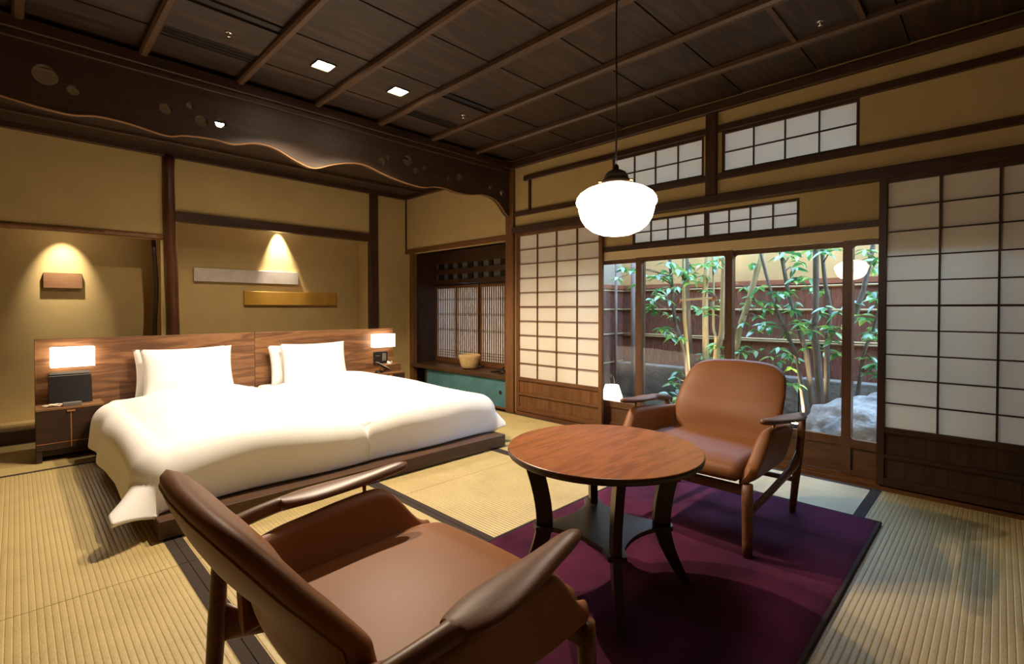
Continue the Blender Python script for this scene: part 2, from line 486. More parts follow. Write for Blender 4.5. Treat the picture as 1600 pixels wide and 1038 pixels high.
def sash(name, label, y0, y1, z0, z1, nc, nr, x, fw=0.016, bw=0.008, depth=0.022):
    """papered transom sash: frame bars, muntins, one pane of paper per cell"""
    t = st(empty(name, (x, (y0 + y1) / 2, z0)), label, 'window')
    bo('stile', x - depth / 2, x + depth / 2, y0, y0 + fw, z0, z1, M['dark_z'], t)
    bo('stile', x - depth / 2, x + depth / 2, y1 - fw, y1, z0, z1, M['dark_z'], t)
    bo('rail', x - depth / 2, x + depth / 2, y0 + fw, y1 - fw, z0, z0 + fw, M['dark_y'], t)
    bo('rail', x - depth / 2, x + depth / 2, y0 + fw, y1 - fw, z1 - fw, z1, M['dark_y'], t)
    ya, yb, za, zb = y0 + fw, y1 - fw, z0 + fw, z1 - fw
    cw, rh = (yb - ya) / nc, (zb - za) / nr
    for i in range(1, nc): bo('muntin', x - 0.009, x + 0.004, ya + i * cw - bw / 2, ya + i * cw + bw / 2, za, zb, M['dark_z'], t)
    for j in range(1, nr): bo('muntin', x - 0.008, x + 0.004, ya, yb, za + j * rh - bw / 2, za + j * rh + bw / 2, M['dark_y'], t)
    for i in range(nc):
        for j in range(nr):
            bo('paper_pane', x + 0.004, x + 0.005, ya + i * cw, ya + (i + 1) * cw, za + j * rh, za + (j + 1) * rh, M['paper'], t)
    return t
sash('window_1', 'high transom window of eight paper panes right of the short post', 0.58, 1.358, 1.92, 2.20, 4, 2, X1 + 0.012)
sash('window_2', 'high transom window of paper panes behind the pendant lamp', 1.482, 2.23, 1.92, 2.20, 4, 2, X1 + 0.012)
sash('window_3', 'low transom window over the right glass doors', 0.895, 1.485, 1.50, 1.69, 4, 2, 3.462)
sash('window_4', 'low transom window over the left glass doors', 1.485, 2.075, 1.50, 1.69, 4, 2, 3.462)

def shoji(name, label, y0, y1, x, wz, wy, rev=False):
    t = st(empty(name, (x, (y0 + y1) / 2, 0.015)), label, 'door')
    z0, z1 = 0.015, 1.72
    sw, d = 0.036, 0.03
    zp0, zp1 = 0.34, 1.69
    bo('stile', x - d / 2, x + d / 2, y0, y0 + sw, z0, z1, wz, t, 0.002)
    bo('stile', x - d / 2, x + d / 2, y1 - sw, y1, z0, z1, wz, t, 0.002)
    ya, yb = y0 + sw, y1 - sw
    bo('rail', x - d / 2, x + d / 2, ya, yb, z0, z0 + 0.042, wy, t)
    bo('rail', x - d / 2, x + d / 2, ya, yb, 0.17, 0.19, wy, t)
    bo('rail', x - d / 2, x + d / 2, ya, yb, zp0 - 0.03, zp0, wy, t)
    bo('rail', x - d / 2, x + d / 2, ya, yb, zp1, z1, wy, t)
    n = 10
    for k in range(n):
        a = ya + (yb - ya) * k / n; c = ya + (yb - ya) * (k + 1) / n
        bo('hip_board', x - 0.002, x + 0.010, a, c, z0 + 0.042, 0.17, wz, t, 0.0012)
        bo('hip_board', x - 0.002, x + 0.010, a, c, 0.19, zp0 - 0.03, wz, t, 0.0012)
    cw, rh = (yb - ya) / 4, (zp1 - zp0) / 10
    for i in range(1, 4):
        w = 0.0045
        bo('muntin', x - 0.010, x + 0.004, ya + i * cw - w, ya + i * cw + w, zp0, zp1, wz, t)
    for j in range(1, 10):
        w = 0.0055 if j == 5 else 0.0035
        bo('muntin', x - 0.009, x + 0.004, ya, yb, zp0 + j * rh - w, zp0 + j * rh + w, wy, t)
    for i in range(4):
        for j in range(10):
            bo('paper_pane', x + 0.004, x + 0.005, ya + i * cw, ya + (i + 1) * cw, zp0 + j * rh, zp0 + (j + 1) * rh, M['paper'], t)
    return t
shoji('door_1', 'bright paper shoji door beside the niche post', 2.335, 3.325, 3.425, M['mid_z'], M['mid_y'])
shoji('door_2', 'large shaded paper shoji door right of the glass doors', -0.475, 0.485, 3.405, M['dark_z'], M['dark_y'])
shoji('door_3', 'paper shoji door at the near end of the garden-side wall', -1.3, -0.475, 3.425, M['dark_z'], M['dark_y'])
pull = B().lathe([(0.012, -0.003), (0.014, 0.0), (0.010, 0.002)], 12).me(M['metal_d'], True)

# ---- glass sliding doors
def rounded_frame(y0, y1, z0, z1, gy0, gy1, gz0, gz1, r, x0, x1, mat):
    """flat door leaf with one rounded window opening, one connected mesh"""
    n = 6
    inner = []
    for cy, cz, a0 in ((gy1 - r, gz1 - r, 0), (gy0 + r, gz1 - r, 1), (gy0 + r, gz0 + r, 2), (gy1 - r, gz0 + r, 3)):
        for k in range(n + 1):
            a = (a0 + k / n) * PI / 2
            inner.append((cy + r * math.cos(a), cz + r * math.sin(a)))
    cyc, czc = (gy0 + gy1) / 2, (gz0 + gz1) / 2
    outer = []
    corners = [(y1, z1), (y0, z1), (y0, z0), (y1, z0)]
    for q in range(4):
        for k in range(n + 1):
            iy, iz = inner[q * (n + 1) + k]
            cy, cz = corners[q]
            if k == n // 2: outer.append((cy, cz))
            elif (k < n // 2) == (q % 2 == 0): outer.append((cy, iz))
            else: outer.append((iy, cz))
    b = B(); m = len(inner)
    for x in (x0, x1):
        for y, z in inner: b.v.append((x, y, z))
        for y, z in outer: b.v.append((x, y, z))
    for k in range(m):
        k2 = (k + 1) % m
        b.f.append((k, k2, m + k2, m + k))
        b.f.append((2 * m + k, 3 * m + k, 3 * m + k2, 2 * m + k2))
        b.f.append((k, 2 * m + k, 2 * m + k2, k2))
        b.f.append((m + k, m + k2, 3 * m + k2, 3 * m + k))
    return b.me(mat)
def glass_door(name, label, y0, y1, x):
    t = st(empty(name, (x, (y0 + y1) / 2, 0.014)), label, 'door')
    z0, z1 = 0.014, 1.40
    hip = 0.175
    d = 0.015
    c = Vector((x, (y0 + y1) / 2, 0.0))
    sw = 0.048
    me = rounded_frame(y0 - c.y, y1 - c.y, hip, z1, y0 + sw - c.y, y1 - sw - c.y, 0.225, 1.368, 0.022, -d, d, M['door_z'])
    link('frame', me, t, c)
    bo('stile', x - d, x + d, y0, y0 + sw, z0, hip, M['door_z'], t)
    bo('stile', x - d, x + d, y1 - sw, y1, z0, hip, M['door_z'], t)
    bo('rail', x - d, x + d, y0 + sw, y1 - sw, z0, z0 + 0.03, M['door_y'], t)
    bo('hip_panel', x - 0.004, x + 0.006, y0 + sw, y1 - sw, z0 + 0.03, hip, M['door_y'], t)
    bo('glass_pane', x - 0.002, x + 0.002, y0 + sw * 0.7, y1 - sw * 0.7, 0.215, 1.378, M['glass'], t)
    return t
glass_door('door_4', 'glass sliding door partly behind the bright shoji', 2.005, 2.725, 3.518)
glass_door('door_5', 'glass sliding door left of the tan chair back', 1.31, 2.055, 3.483)
glass_door('door_6', 'glass sliding door behind the tan chair', 0.62, 1.36, 3.518)
glass_door('door_7', 'glass sliding door beside the large shaded shoji', -0.06, 0.668, 3.483)
glass_door('door_8', 'glass sliding door behind the large shaded shoji', -0.75, -0.012, 3.518)

# ---- post between shoji and niche, niche itself
st(bo('trim_9', 3.368, 3.475, 3.3255, 3.432, -0.03, 2.34, M['mid_z'], bevel=0.004), 'square wooden post between bright shoji and niche', 'post')
st(bo('trim_10', 3.385, 3.45, 3.432, YB, 1.665, 1.715, M['mid_y'], bevel=0.003), 'wooden lintel above the niche', 'lintel')
st(bo('trim_11', 3.385, 3.45, 5.05, 5.115, -0.03, 1.665, M['mid_z'], bevel=0.003), 'wooden upright at the corner side of the niche', 'upright')
st(bo('trim_12', 3.39, 3.42, YB - 0.022, YB + 0.01, 1.715, 2.33, M['dark_z']), 'thin dark corner strip above the niche', 'strip')
# niche shell
b = B()
xa, xb, ya, yb, za, zb = 3.47, 3.80, 3.40, 5.10, -0.03, 1.72
b.v = [(xa, ya, za), (xb, ya, za), (xb, yb, za), (xa, yb, za), (xa, ya, zb), (xb, ya, zb), (xb, yb, zb), (xa, yb, zb)]
b.f = [(0, 1, 5, 4), (2, 3, 7, 6), (4, 5, 6, 7), (0, 3, 2, 1)]
nw = st(link('wall_niche', b.me(M['dark_z'])), 'dark wooden side and top lining of the niche', 'wall')
sm = nw.modifiers.new('thick', 'SOLIDIFY'); sm.thickness = 0.02; sm.offset = 1
st(bo('wall_niche_back', 3.79, 3.83, 3.38, 5.12, 1.27, 1.74, M['dark_y']), 'dark boarded back of the niche above the lattice', 'wall')
# lattice screens in the niche
def lattice(name, label, y0, y1, x):
    t = st(empty(name, (x, (y0 + y1) / 2, 0.34)), label, 'window')
    z0, z1 = 0.335, 1.275
    sw = 0.022
    bo('stile', x - 0.012, x + 0.012, y0, y0 + sw, z0, z1, M['mid_z'], t)
    bo('stile', x - 0.012, x + 0.012, y1 - sw, y1, z0, z1, M['mid_z'], t)
    bo('rail', x - 0.012, x + 0.012, y0 + sw, y1 - sw, z0, z0 + 0.06, M['mid_y'], t)
    bo('rail', x - 0.012, x + 0.012, y0 + sw, y1 - sw, z1 - 0.03, z1, M['mid_y'], t)
    n = 10
    bb = B()
    for k in range(n):
        c = y0 + sw + (y1 - y0 - 2 * sw) * (k + 0.75) / (n + 0.5) - (y0 + y1) / 2
        bb.box(-0.010, -0.001, c - 0.0058, c + 0.0058, z0 + 0.06 - 0.34, z1 - 0.03 - 0.34)
    for zz in (0.425, 0.455, 0.485, 0.73, 0.745, 0.92, 0.935, 1.10, 1.115):
        bb.box(-0.006, -0.001, y0 + sw - (y0 + y1) / 2, y1 - sw - (y0 + y1) / 2, zz - 0.003 - 0.34, zz + 0.003 - 0.34)
    o = link('lattice_bars', bb.me(M['mid_z'], fix=False), t, (0, 0, 0), local=True); o['kind'] = 'stuff'
    bo('paper_pane', x, x + 0.001, y0 + sw, y1 - sw, z0 + 0.06, z1 - 0.03, M['paper_l'], t)
lattice('window_5', 'lattice screen panel at the dark inner end of the niche', 4.67, 5.09, 3.775)
lattice('window_6', 'middle lattice screen panel behind the pottery bowl', 4.25, 4.67, 3.755)
lattice('window_7', 'lattice screen panel next to the niche post', 3.83, 4.25, 3.775)
lattice('window_8', 'lattice screen panel hidden mostly by the niche post', 3.41, 3.83, 3.755)
tr = st(empty('window_9', (3.76, 4.25, 1.3)), 'dark slatted transom above the lattice screens', 'window')
for z0, z1 in ((1.30, 1.35), (1.415, 1.48), (1.545, 1.70)):
    bo('transom_board', 3.745, 3.765, 3.41, 5.09, z0, z1, M['dark_y'], tr)
for k in range(9):
    y = 3.5 + k * 0.185
    bo('transom_block', 3.75, 3.765, y - 0.03 - 0.015 * (k % 3), y + 0.03, 1.30, 1.60, M['iron'], tr)
bo('glass_strip', 3.772, 3.774, 3.41, 5.09, 1.30, 1.60, M['greyplastic'], tr)

# ---- wall_back with alcove and tokonoma openings
us = [X0 - 0.06, -1.38, 0.90, 1.02, 2.905, X1 + 0.07]; vs = [0, 0.10, 1.60, 1.80, 2.46]
def solid_b(x, z):
    if 1.02 < x < 2.905 and z < 1.80: return False
    if -1.38 < x < 0.90 and z < 1.60: return False
    return True
st(link('wall_back', cells(us, vs, solid_b, YB, YB + 0.07, lambda u, v, w: (u, w, v)).me(M['plaster'])), 'ochre plaster wall behind the beds', 'wall')
def recess(name, label, x0, x1, y1, z0, z1):
    y0 = YB + 0.02
    b = B()
    b.v = [(x0, y0, z0), (x1, y0, z0), (x1, y1, z0), (x0, y1, z0), (x0, y0, z1), (x1, y0, z1), (x1, y1, z1), (x0, y1, z1)]
    b.f = [(2, 3, 7, 6), (1, 2, 6, 5), (3, 0, 4, 7), (4, 5, 6, 7), (0, 3, 2, 1)]
    o = st(link(name, b.me(M['plaster'])), label, 'wall')
    m = o.modifiers.new('thick', 'SOLIDIFY'); m.thickness = 0.03; m.offset = 1
    return o
recess('wall_alcove', 'ochre plaster alcove behind the headboard', 1.0, 2.93, 5.53, 0.0, 2.05)
recess('wall_tokonoma', 'ochre plaster recess behind the bamboo rail', -1.40, 0.905, 5.53, 0.10, 2.0)
st(bo('trim_13', X0, 0.98, 5.135, 5.30, -0.03, 0.10, M['dark_x'], bevel=0.006), 'dark wooden step in front of the left recess', 'step')
st(bo('trim_14', 1.0, 2.91, YB - 0.03, YB + 0.05, 1.775, 1.86, M['dark_x'], bevel=0.004), 'wooden lintel above the plaque alcove', 'lintel')
st(bo('trim_15', 2.902, 3.005, YB - 0.03, YB + 0.04, 0, 2.33, M['dark_z'], bevel=0.006), 'square wooden post right of the plaque alcove', 'post')
# natural log post
pts, rad = [], []
for k in range(24):
    z = 2.34 * k / 23
    pts.append((0.972 + 0.012 * math.sin(z * 2.3), YB - 0.012 + 0.006 * math.sin(z * 3.1), z))
    rad.append(0.052 - 0.007 * z / 2.34 + 0.0015 * math.sin(z * 11))
st(link('trim_16', B().tube(pts, rad, 18).me(M['logpost'], True)), 'round polished log post between the two recesses', 'post')
# bamboo rail with nodes
pts, rad = [], []
nodes = [-1.2, -0.82, -0.46, -0.02, 0.24, 0.52, 0.80]
xs = sorted(set([-1.44 + 2.36 * k / 40 for k in range(41)] + [n + d for n in nodes for d in (-0.012, -0.004, 0.004, 0.012)]))
for x in xs:
    r = 0.0245 + 0.0035 * math.exp(-min(abs(x - n) for n in nodes) ** 2 / 0.00006)
    pts.append((x, YB + 0.0, 1.617 + 0.006 * math.sin(x * 2))); rad.append(r)
st(link('trim_17', B().tube(pts, rad, 14).me(M['bamboo'], True)), 'brown bamboo rail over the left recess', 'rail')
pts = [(0.872 + 0.008 * math.sin(k * 0.9), 5.30, 0.10 + 1.50 * k / 12) for k in range(13)]
st(link('trim_18', B().tube(pts, [0.02 - 0.003 * k / 12 for k in range(13)], 10).me(M['dark_z'], True)), 'thin dark stick post inside the left recess', 'post')
st(bo('trim_19', X0, X1, YB - 0.04, YB + 0.02, 2.325, 2.375, M['dark_x'], bevel=0.004), 'dark ceiling moulding over the back wall', 'moulding')
st(bo('trim_20', 3.36, X1 + 0.02, 3.42, YB, 2.325, 2.375, M['dark_y'], bevel=0.004), 'dark ceiling moulding above the niche wall', 'moulding')

# ---- walls that close the room behind the camera
st(bo('wall_left', X0 - 0.06, X0, Y0 - 0.06, 6.0, 0, 2.46, M['plaster']), 'plaster wall on the left', 'wall')
st(bo('wall_front', X0 - 0.06, X1 + 0.07, Y0 - 0.06, Y0, 0, 2.46, M['plaster']), 'plaster wall behind the camera', 'wall')

# ---- ceiling: slab, boards, battens
ceiling = st(bo('ceiling', X0 - 0.06, 3.47, Y0 - 0.06, 5.9, 2.455, 2.52, M['dark_x']), 'dark boarded ceiling', 'ceiling')
bx = [X0] + [0.51 + 0.485 * k for k in range(-4, 6)] + [X1]
bx = sorted(x for x in bx if X0 <= x <= X1)
sy = [3.385, 3.05, 2.60, 2.115, 1.66, 1.22, 0.79, 0.36, -0.09, -0.54, -0.99, -1.47]
for i in range(len(bx) - 1):
    for j in range(len(sy) - 1):
        o = bo('ceiling_board', bx[i] + 0.002, bx[i + 1] - 0.002, sy[j + 1] + 0.003, sy[j] - 0.003, ZC, ZC + 0.012, M['ceil'], ceiling)
        o.rotation_euler = (0.010, 0, 0)
        o.location.z += 0.004
bmesh_b = B()
h, w = 0.038, 0.022
L = 3.38 - Y0
bmesh_b.v = [(sx * ww, sy_ * L / 2, zz) for sy_ in (-1, 1) for sx, ww, zz in ((-1, w, h), (-1, w, 0.012), (-1, w - 0.010, 0), (1, w - 0.010, 0), (1, w, 0.012), (1, w, h))]
bmesh_b.f = [tuple(range(6))[::-1], tuple(range(6, 12))] + [(k, (k + 1) % 6, 6 + (k + 1) % 6, 6 + k) for k in range(6)]
batm = bmesh_b.me(M['batten'])
for x in bx[1:-1]:
    link('batten', batm, ceiling, (x, (3.38 + Y0) / 2, 2.382))
# ceiling over the beds
for k in range(4):
    ya, yb = 3.42 + 0.45 * k, min(3.42 + 0.45 * (k + 1), YB + 0.02)
    for i in range(3):
        xa = X0 + (X1 - X0) * i / 3; xb = X0 + (X1 - X0) * (i + 1) / 3
        bo('ceiling_board', xa, xb, ya + 0.002, yb - 0.002, 2.372, 2.39, M['ceil'], ceiling)
for y in (3.85, 4.34, 4.83):
    bo('batten', X0, X1, y - 0.016, y + 0.016, 2.346, 2.374, M['dark_x'], ceiling, 0.003)

# ---- carved beam (board with a wavy lower edge and round holes)
EDGE = []
def carved():
    low = [(-1.45, 2.02), (-1.2, 1.985), (-0.95, 2.05), (-0.72, 2.06), (-0.45, 2.0), (-0.2, 2.045), (-0.04, 2.013), (0.12, 1.994), (0.222, 1.992), (0.32, 2.012), (0.45, 2.008),
           (0.617, 1.985), (0.71, 2.008), (0.85, 2.022), (0.963, 2.016), (1.093, 2.052), (1.21, 2.046), (1.34, 1.995), (1.463, 1.968), (1.6, 2.02), (1.722, 2.057), (1.849, 2.07), (2.02, 2.03),
           (2.182, 2.005), (2.365, 1.995), (2.48, 2.018), (2.595, 2.027), (2.73, 2.012), (2.881, 2.018), (3.02, 2.042), (3.115, 2.038), (3.19, 2.02), (3.24, 1.99), (3.29, 1.945), (3.33, 1.905), (3.368, 1.885)]
    # Catmull-Rom
    P = [Vector((x, z)) for x, z in low]
    out = []
    for i in range(len(P) - 1):
        p0, p1, p2, p3 = P[max(i - 1, 0)], P[i], P[i + 1], P[min(i + 2, len(P) - 1)]
        for k in range(5):
            t = k / 5
            out.append(0.5 * ((2 * p1) + (p2 - p0) * t + (2 * p0 - 5 * p1 + 4 * p2 - p3) * t * t + (3 * p1 - p0 - 3 * p2 + p3) * t ** 3))
    out.append(P[-1])
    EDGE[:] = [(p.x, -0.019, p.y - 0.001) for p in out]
    loop = [(p.x, p.y) for p in out] + [(3.368, 2.335), (-1.45, 2.335)]
    holes = [(0.119, 2.16, 0.05), (0.223, 2.117, 0.026), (0.615, 2.134, 0.031), (0.734, 2.187, 0.02), (0.792, 2.113, 0.034), (0.894, 2.125, 0.03),
             (1.994, 2.124, 0.032), (2.05, 2.165, 0.021), (2.224, 2.182, 0.042), (2.303, 2.116, 0.028), (2.391, 2.155, 0.023), (2.636, 2.111, 0.024), (2.756, 2.139, 0.036),
             (3.131, 2.128, 0.024), (3.205, 2.163, 0.018), (3.28, 2.098, 0.03), (-0.62, 2.15, 0.045), (-0.5, 2.12, 0.025)]
    cu = bpy.data.curves.new('carve', 'CURVE'); cu.dimensions = '2D'; cu.fill_mode = 'BOTH'; cu.extrude = 0.02
    def spl(pts):
        s = cu.splines.new('POLY'); s.points.add(len(pts) - 1)
        for q, (x, y) in zip(s.points, pts): q.co = (x, y, 0, 1)
        s.use_cyclic_u = True
    spl(loop)
    for x, z, r in holes: spl([(x + r * math.cos(2 * PI * k / 28), z + r * math.sin(2 * PI * k / 28)) for k in range(28)])
    tmp = bpy.data.objects.new('tmp', cu); COL.objects.link(tmp)
    dg = bpy.context.evaluated_depsgraph_get()
    me = bpy.data.meshes.new_from_object(tmp.evaluated_get(dg))
    bpy.data.objects.remove(tmp)
    me.transform(Matrix.Rotation(PI / 2, 4, 'X'))
    me.materials.clear()
    bm = bmesh.new(); bm.from_mesh(me); bmesh.ops.remove_doubles(bm, verts=bm.verts, dist=1e-5)
    bmesh.ops.recalc_face_normals(bm, faces=bm.faces); bm.to_mesh(me); bm.free()
    return finish(me, M['beamw'])
tb = tag(link('carved_transom', carved(), None, (0, 3.40, 0)), 'dark carved board beam with wavy lower edge and round holes', 'beam')
link('lit_edge_bead', B().tube(EDGE, 0.0045, 6).me(M['lit_lip'], True), tb, (0, 0, 0), local=True)  # thin pale tube added as the painted bright line of the lit underside
st(bo('trim_21', X0, 3.40, 3.365, 3.44, 2.30, 2.336, M['beamw'], bevel=0.004), 'dark moulding along the top of the carved beam', 'moulding')
st(bo('trim_22', X0, 3.40, 3.345, 3.46, 2.336, 2.40, M['dark_x'], bevel=0.004), 'dark beam where carved board meets ceiling', 'beam')
# ================================================================== LAMPS
def spot_light(parent, loc, target, power, angle, blend=0.3, size=0.03, color=WARM):
    l = bpy.data.lights.new('lamp_light', 'SPOT')
    l.energy = power; l.spot_size = math.radians(angle); l.spot_blend = blend; l.shadow_soft_size = size; l.color = color
    o = bpy.data.objects.new('lamp_light', l); COL.objects.link(o)
    o.parent = parent
    o.location = Vector(loc) - world_loc(parent)
    d = Vector(target) - Vector(loc)
    o.rotation_euler = d.to_track_quat('-Z', 'Y').to_euler()
    return o
def point_light(parent, loc, power, size=0.05, color=WARM):
    l = bpy.data.lights.new('lamp_light', 'POINT')
    l.energy = power; l.shadow_soft_size = size; l.color = color
    o = bpy.data.objects.new('lamp_light', l); COL.objects.link(o)
    o.parent = parent; o.location = Vector(loc) - world_loc(parent)
    return o

def downlight(x, y, label, z=ZC, power=None):
    t = thing('downlight', label, 'ceiling light', (x, y, z), 0, 'square downlights in the ceiling')
    s, r = 0.056, 0.05
    b = cells([-s, -r, r, s], [-s, -r, r, s], lambda u, v: not (abs(u) < r and abs(v) < r), -0.004, 0.03, lambda u, v, w: (u, v, w))
    link('trim_frame', b.me(M['metal_d']), t, (0, 0, 0), local=True)
    bo('lens', -r, r, -r, r, 0.002, 0.006, M['lens'], t, local=True)
    spot_light(t, (x, y, z - 0.012), (x, y, 0), power or DL_POWER, 124, 0.5, 0.012)
    return t
DL_POWER = 165
downlight(1.286, 2.83, 'left glowing square downlight in the ceiling near the carved beam')
downlight(1.781, 2.815, 'right glowing square downlight in the ceiling near the carved beam')

downlight(1.06, 4.14, 'left square downlight over the beds, glinting through the carved holes', 2.366, 38)
downlight(1.85, 4.14, 'right square downlight over the beds behind the carved beam', 2.366, 38)

# hidden small spot in the alcove soffit
t = thing('alcove_spotlight', 'small spotlight up behind the alcove lintel, washing the wall above the plaques', 'spotlight', (1.99, 5.44, 2.02))
link('can', B().lathe([(0.03, -0.05), (0.034, 0.0)], 18).me(M['black'], True), t, (0, 0, 0), local=True)
link('lens', B().lathe([(0.024, -0.053), (0.024, -0.0505)], 18).me(M['lens']), t, (0, 0, 0), local=True)
spot_light(t, (1.99, 5.44, 1.96), (2.03, 5.56, 0.9), 200, 46, 0.9, 0.01, (1.0, 0.88, 0.70))

t = thing('recess_spotlight', 'small spotlight up behind the bamboo rail, lighting the wooden plaque', 'spotlight', (0.285, 5.315, 1.98))
link('can', B().lathe([(0.028, -0.255), (0.028, -0.15), (0.010, -0.14), (0.010, 0.0)], 18).me(M['black'], True), t, (0, 0, 0), local=True)
link('lens', B().lathe([(0.024, -0.258), (0.024, -0.2555)], 18).me(M['lens']), t, (0, 0, 0), local=True)
spot_light(t, (0.285, 5.315, 1.715), (0.285, 5.53, 1.27), 58, 54, 1.0, 0.01, (1.0, 0.88, 0.70))

def pendant(x, y):
    t = thing('pendant_lamp', 'glowing white glass pendant lamp on a thin black cord above the round table', 'pendant lamp', (x, y, 0.0))
    D = 0.143
    zb = 1.262
    prof = [(0.002, zb), (0.03, zb + 0.001), (0.055, zb + 0.005), (0.085, zb + 0.017), (0.110, zb + 0.037), (0.126, zb + 0.062), (0.133, zb + 0.088), (0.135, zb + 0.104),
            (0.139, zb + 0.108), (D - 0.001, zb + 0.114), (D, zb + 0.122), (0.140, zb + 0.134), (0.130, zb + 0.148), (0.108, zb + 0.163), (0.08, zb + 0.174), (0.06, zb + 0.180), (0.05, zb + 0.184)]
    link('glass_shade', B().lathe(prof, 48).me(M['opal'], True), t, (0, 0, 0), local=True)
    prof = [(0.056, zb + 0.180), (0.057, zb + 0.188), (0.048, zb + 0.200), (0.044, zb + 0.202), (0.043, zb + 0.212), (0.034, zb + 0.226), (0.018, zb + 0.235), (0.010, zb + 0.238), (0.008, zb + 0.252), (0.003, zb + 0.256)]
    cap = link('cap', B().lathe(prof, 32).me(M['metal_d'], True), t, (0, 0, 0), local=True)
    for k in range(3):
        a = 0.5 + k * 2 * PI / 3
        p = Vector((0.052 * math.cos(a), 0.052 * math.sin(a), zb + 0.190)); q = p + Vector((0.016 * math.cos(a), 0.016 * math.sin(a), 0))
        link('screw', B().tube([p, q], 0.004, 8).me(M['brass'], True), cap, (0, 0, 0), local=True)
    pts = [(0.0015 * math.sin(k * 1.1), 0.0015 * math.cos(k * 0.8), zb + 0.25 + (2.40 - zb - 0.25) * k / 16) for k in range(17)]
    link('cord', B().tube(pts, 0.0032, 8).me(M['black'], True), t, (0, 0, 0), local=True)
    link('ceiling_rose', B().lathe([(0.045, 2.385), (0.048, 2.40), (0.048, 2.42)], 24).me(M['metal_d'], True), t, (0, 0, 0), local=True)
    return t
pendant(1.528, 0.987)

# ---- vents, sprinklers, access panel in the ceiling
def vent(x0, x1, label):
    t = thing('air_vent', label, 'air vent', ((x0 + x1) / 2, 2.9, ZC - 0.012), 0, 'ceiling air units')
    bo('panel', x0 + 0.024, x1 - 0.024, 2.655, 2.96, ZC - 0.012, ZC - 0.002, M['ceil'], t)
    bo('dark_slot', x0 + 0.024, x1 - 0.024, 2.60, 2.645, ZC - 0.003, ZC, M['black'], t)
    bo('dark_slot', x0 + 0.024, x1 - 0.024, 2.965, 3.105, ZC - 0.003, ZC, M['black'], t)
    for k in range(4):
        y = 2.978 + k * 0.036
        bo('slat', x0 + 0.024, x1 - 0.024, y - 0.002, y + 0.002, ZC - 0.007, ZC - 0.0035, M['dark_x'], t)
vent(0.51, 0.995, 'dark slatted air vent in the ceiling left of the downlights')
vent(1.965, 2.45, 'dark slatted air vent in the ceiling right of the downlights')
def sprinkler(x, y, z, label):
    t = thing('sprinkler', label, 'sprinkler', (x, y, z), 0, 'ceiling sprinklers')
    link('flange', B().lathe([(0.016, -0.004), (0.019, 0.0)], 16).me(M['chrome'], True), t, (0, 0, 0), local=True)
    link('head', B().lathe([(0.012, -0.022), (0.012, -0.020), (0.004, -0.018), (0.006, -0.004)], 12).me(M['chrome'], True), t, (0, 0, 0), local=True)
sprinkler(0.784, 2.818, ZC - 0.012, 'small chrome sprinkler beside the left air vent')
sprinkler(2.32, 2.80, ZC - 0.012, 'small chrome sprinkler beside the right air vent')
sprinkler(2.812, 0.645, ZC - 0.006, 'small chrome sprinkler in the framed ceiling panel near the transom windows')
t = thing('access_panel', 'framed square access panel in the dark ceiling at right', 'ceiling panel', (2.69, 0.64, ZC - 0.006))
bo('panel', 2.475, 2.92, 0.50, 0.775, ZC - 0.006, ZC, M['ceil'], t)
bo('edge_strip', 2.475, 2.92, 0.775, 0.80, ZC - 0.016, ZC, M['batten'], t)
bo('edge_strip', 2.475, 2.92, 0.475, 0.50, ZC - 0.016, ZC, M['batten'], t)

# ================================================================== BEDS
bed = thing('bed', 'wide twin bed on a low dark walnut platform with tall walnut headboard', 'bed', (1.455, 3.55, 0))
bo('platform', 0.42, 2.49, 2.535, 4.60, 0.006, 0.088, M['walnut_d'], bed, 0.003)
for xa, xb in ((0.087, 1.4625), (1.4645, 2.84)):
    bo('headboard_panel', xa, xb, 4.60, 4.635, 0.0, 0.79, M['walnut'], bed, 0.002)
for xa, xb in ((0.46, 1.45), (1.46, 2.45)):
    bo('mattress', xa, xb, 2.66, 4.58, 0.088, 0.335, M['linen'], bed, 0.05, 4)

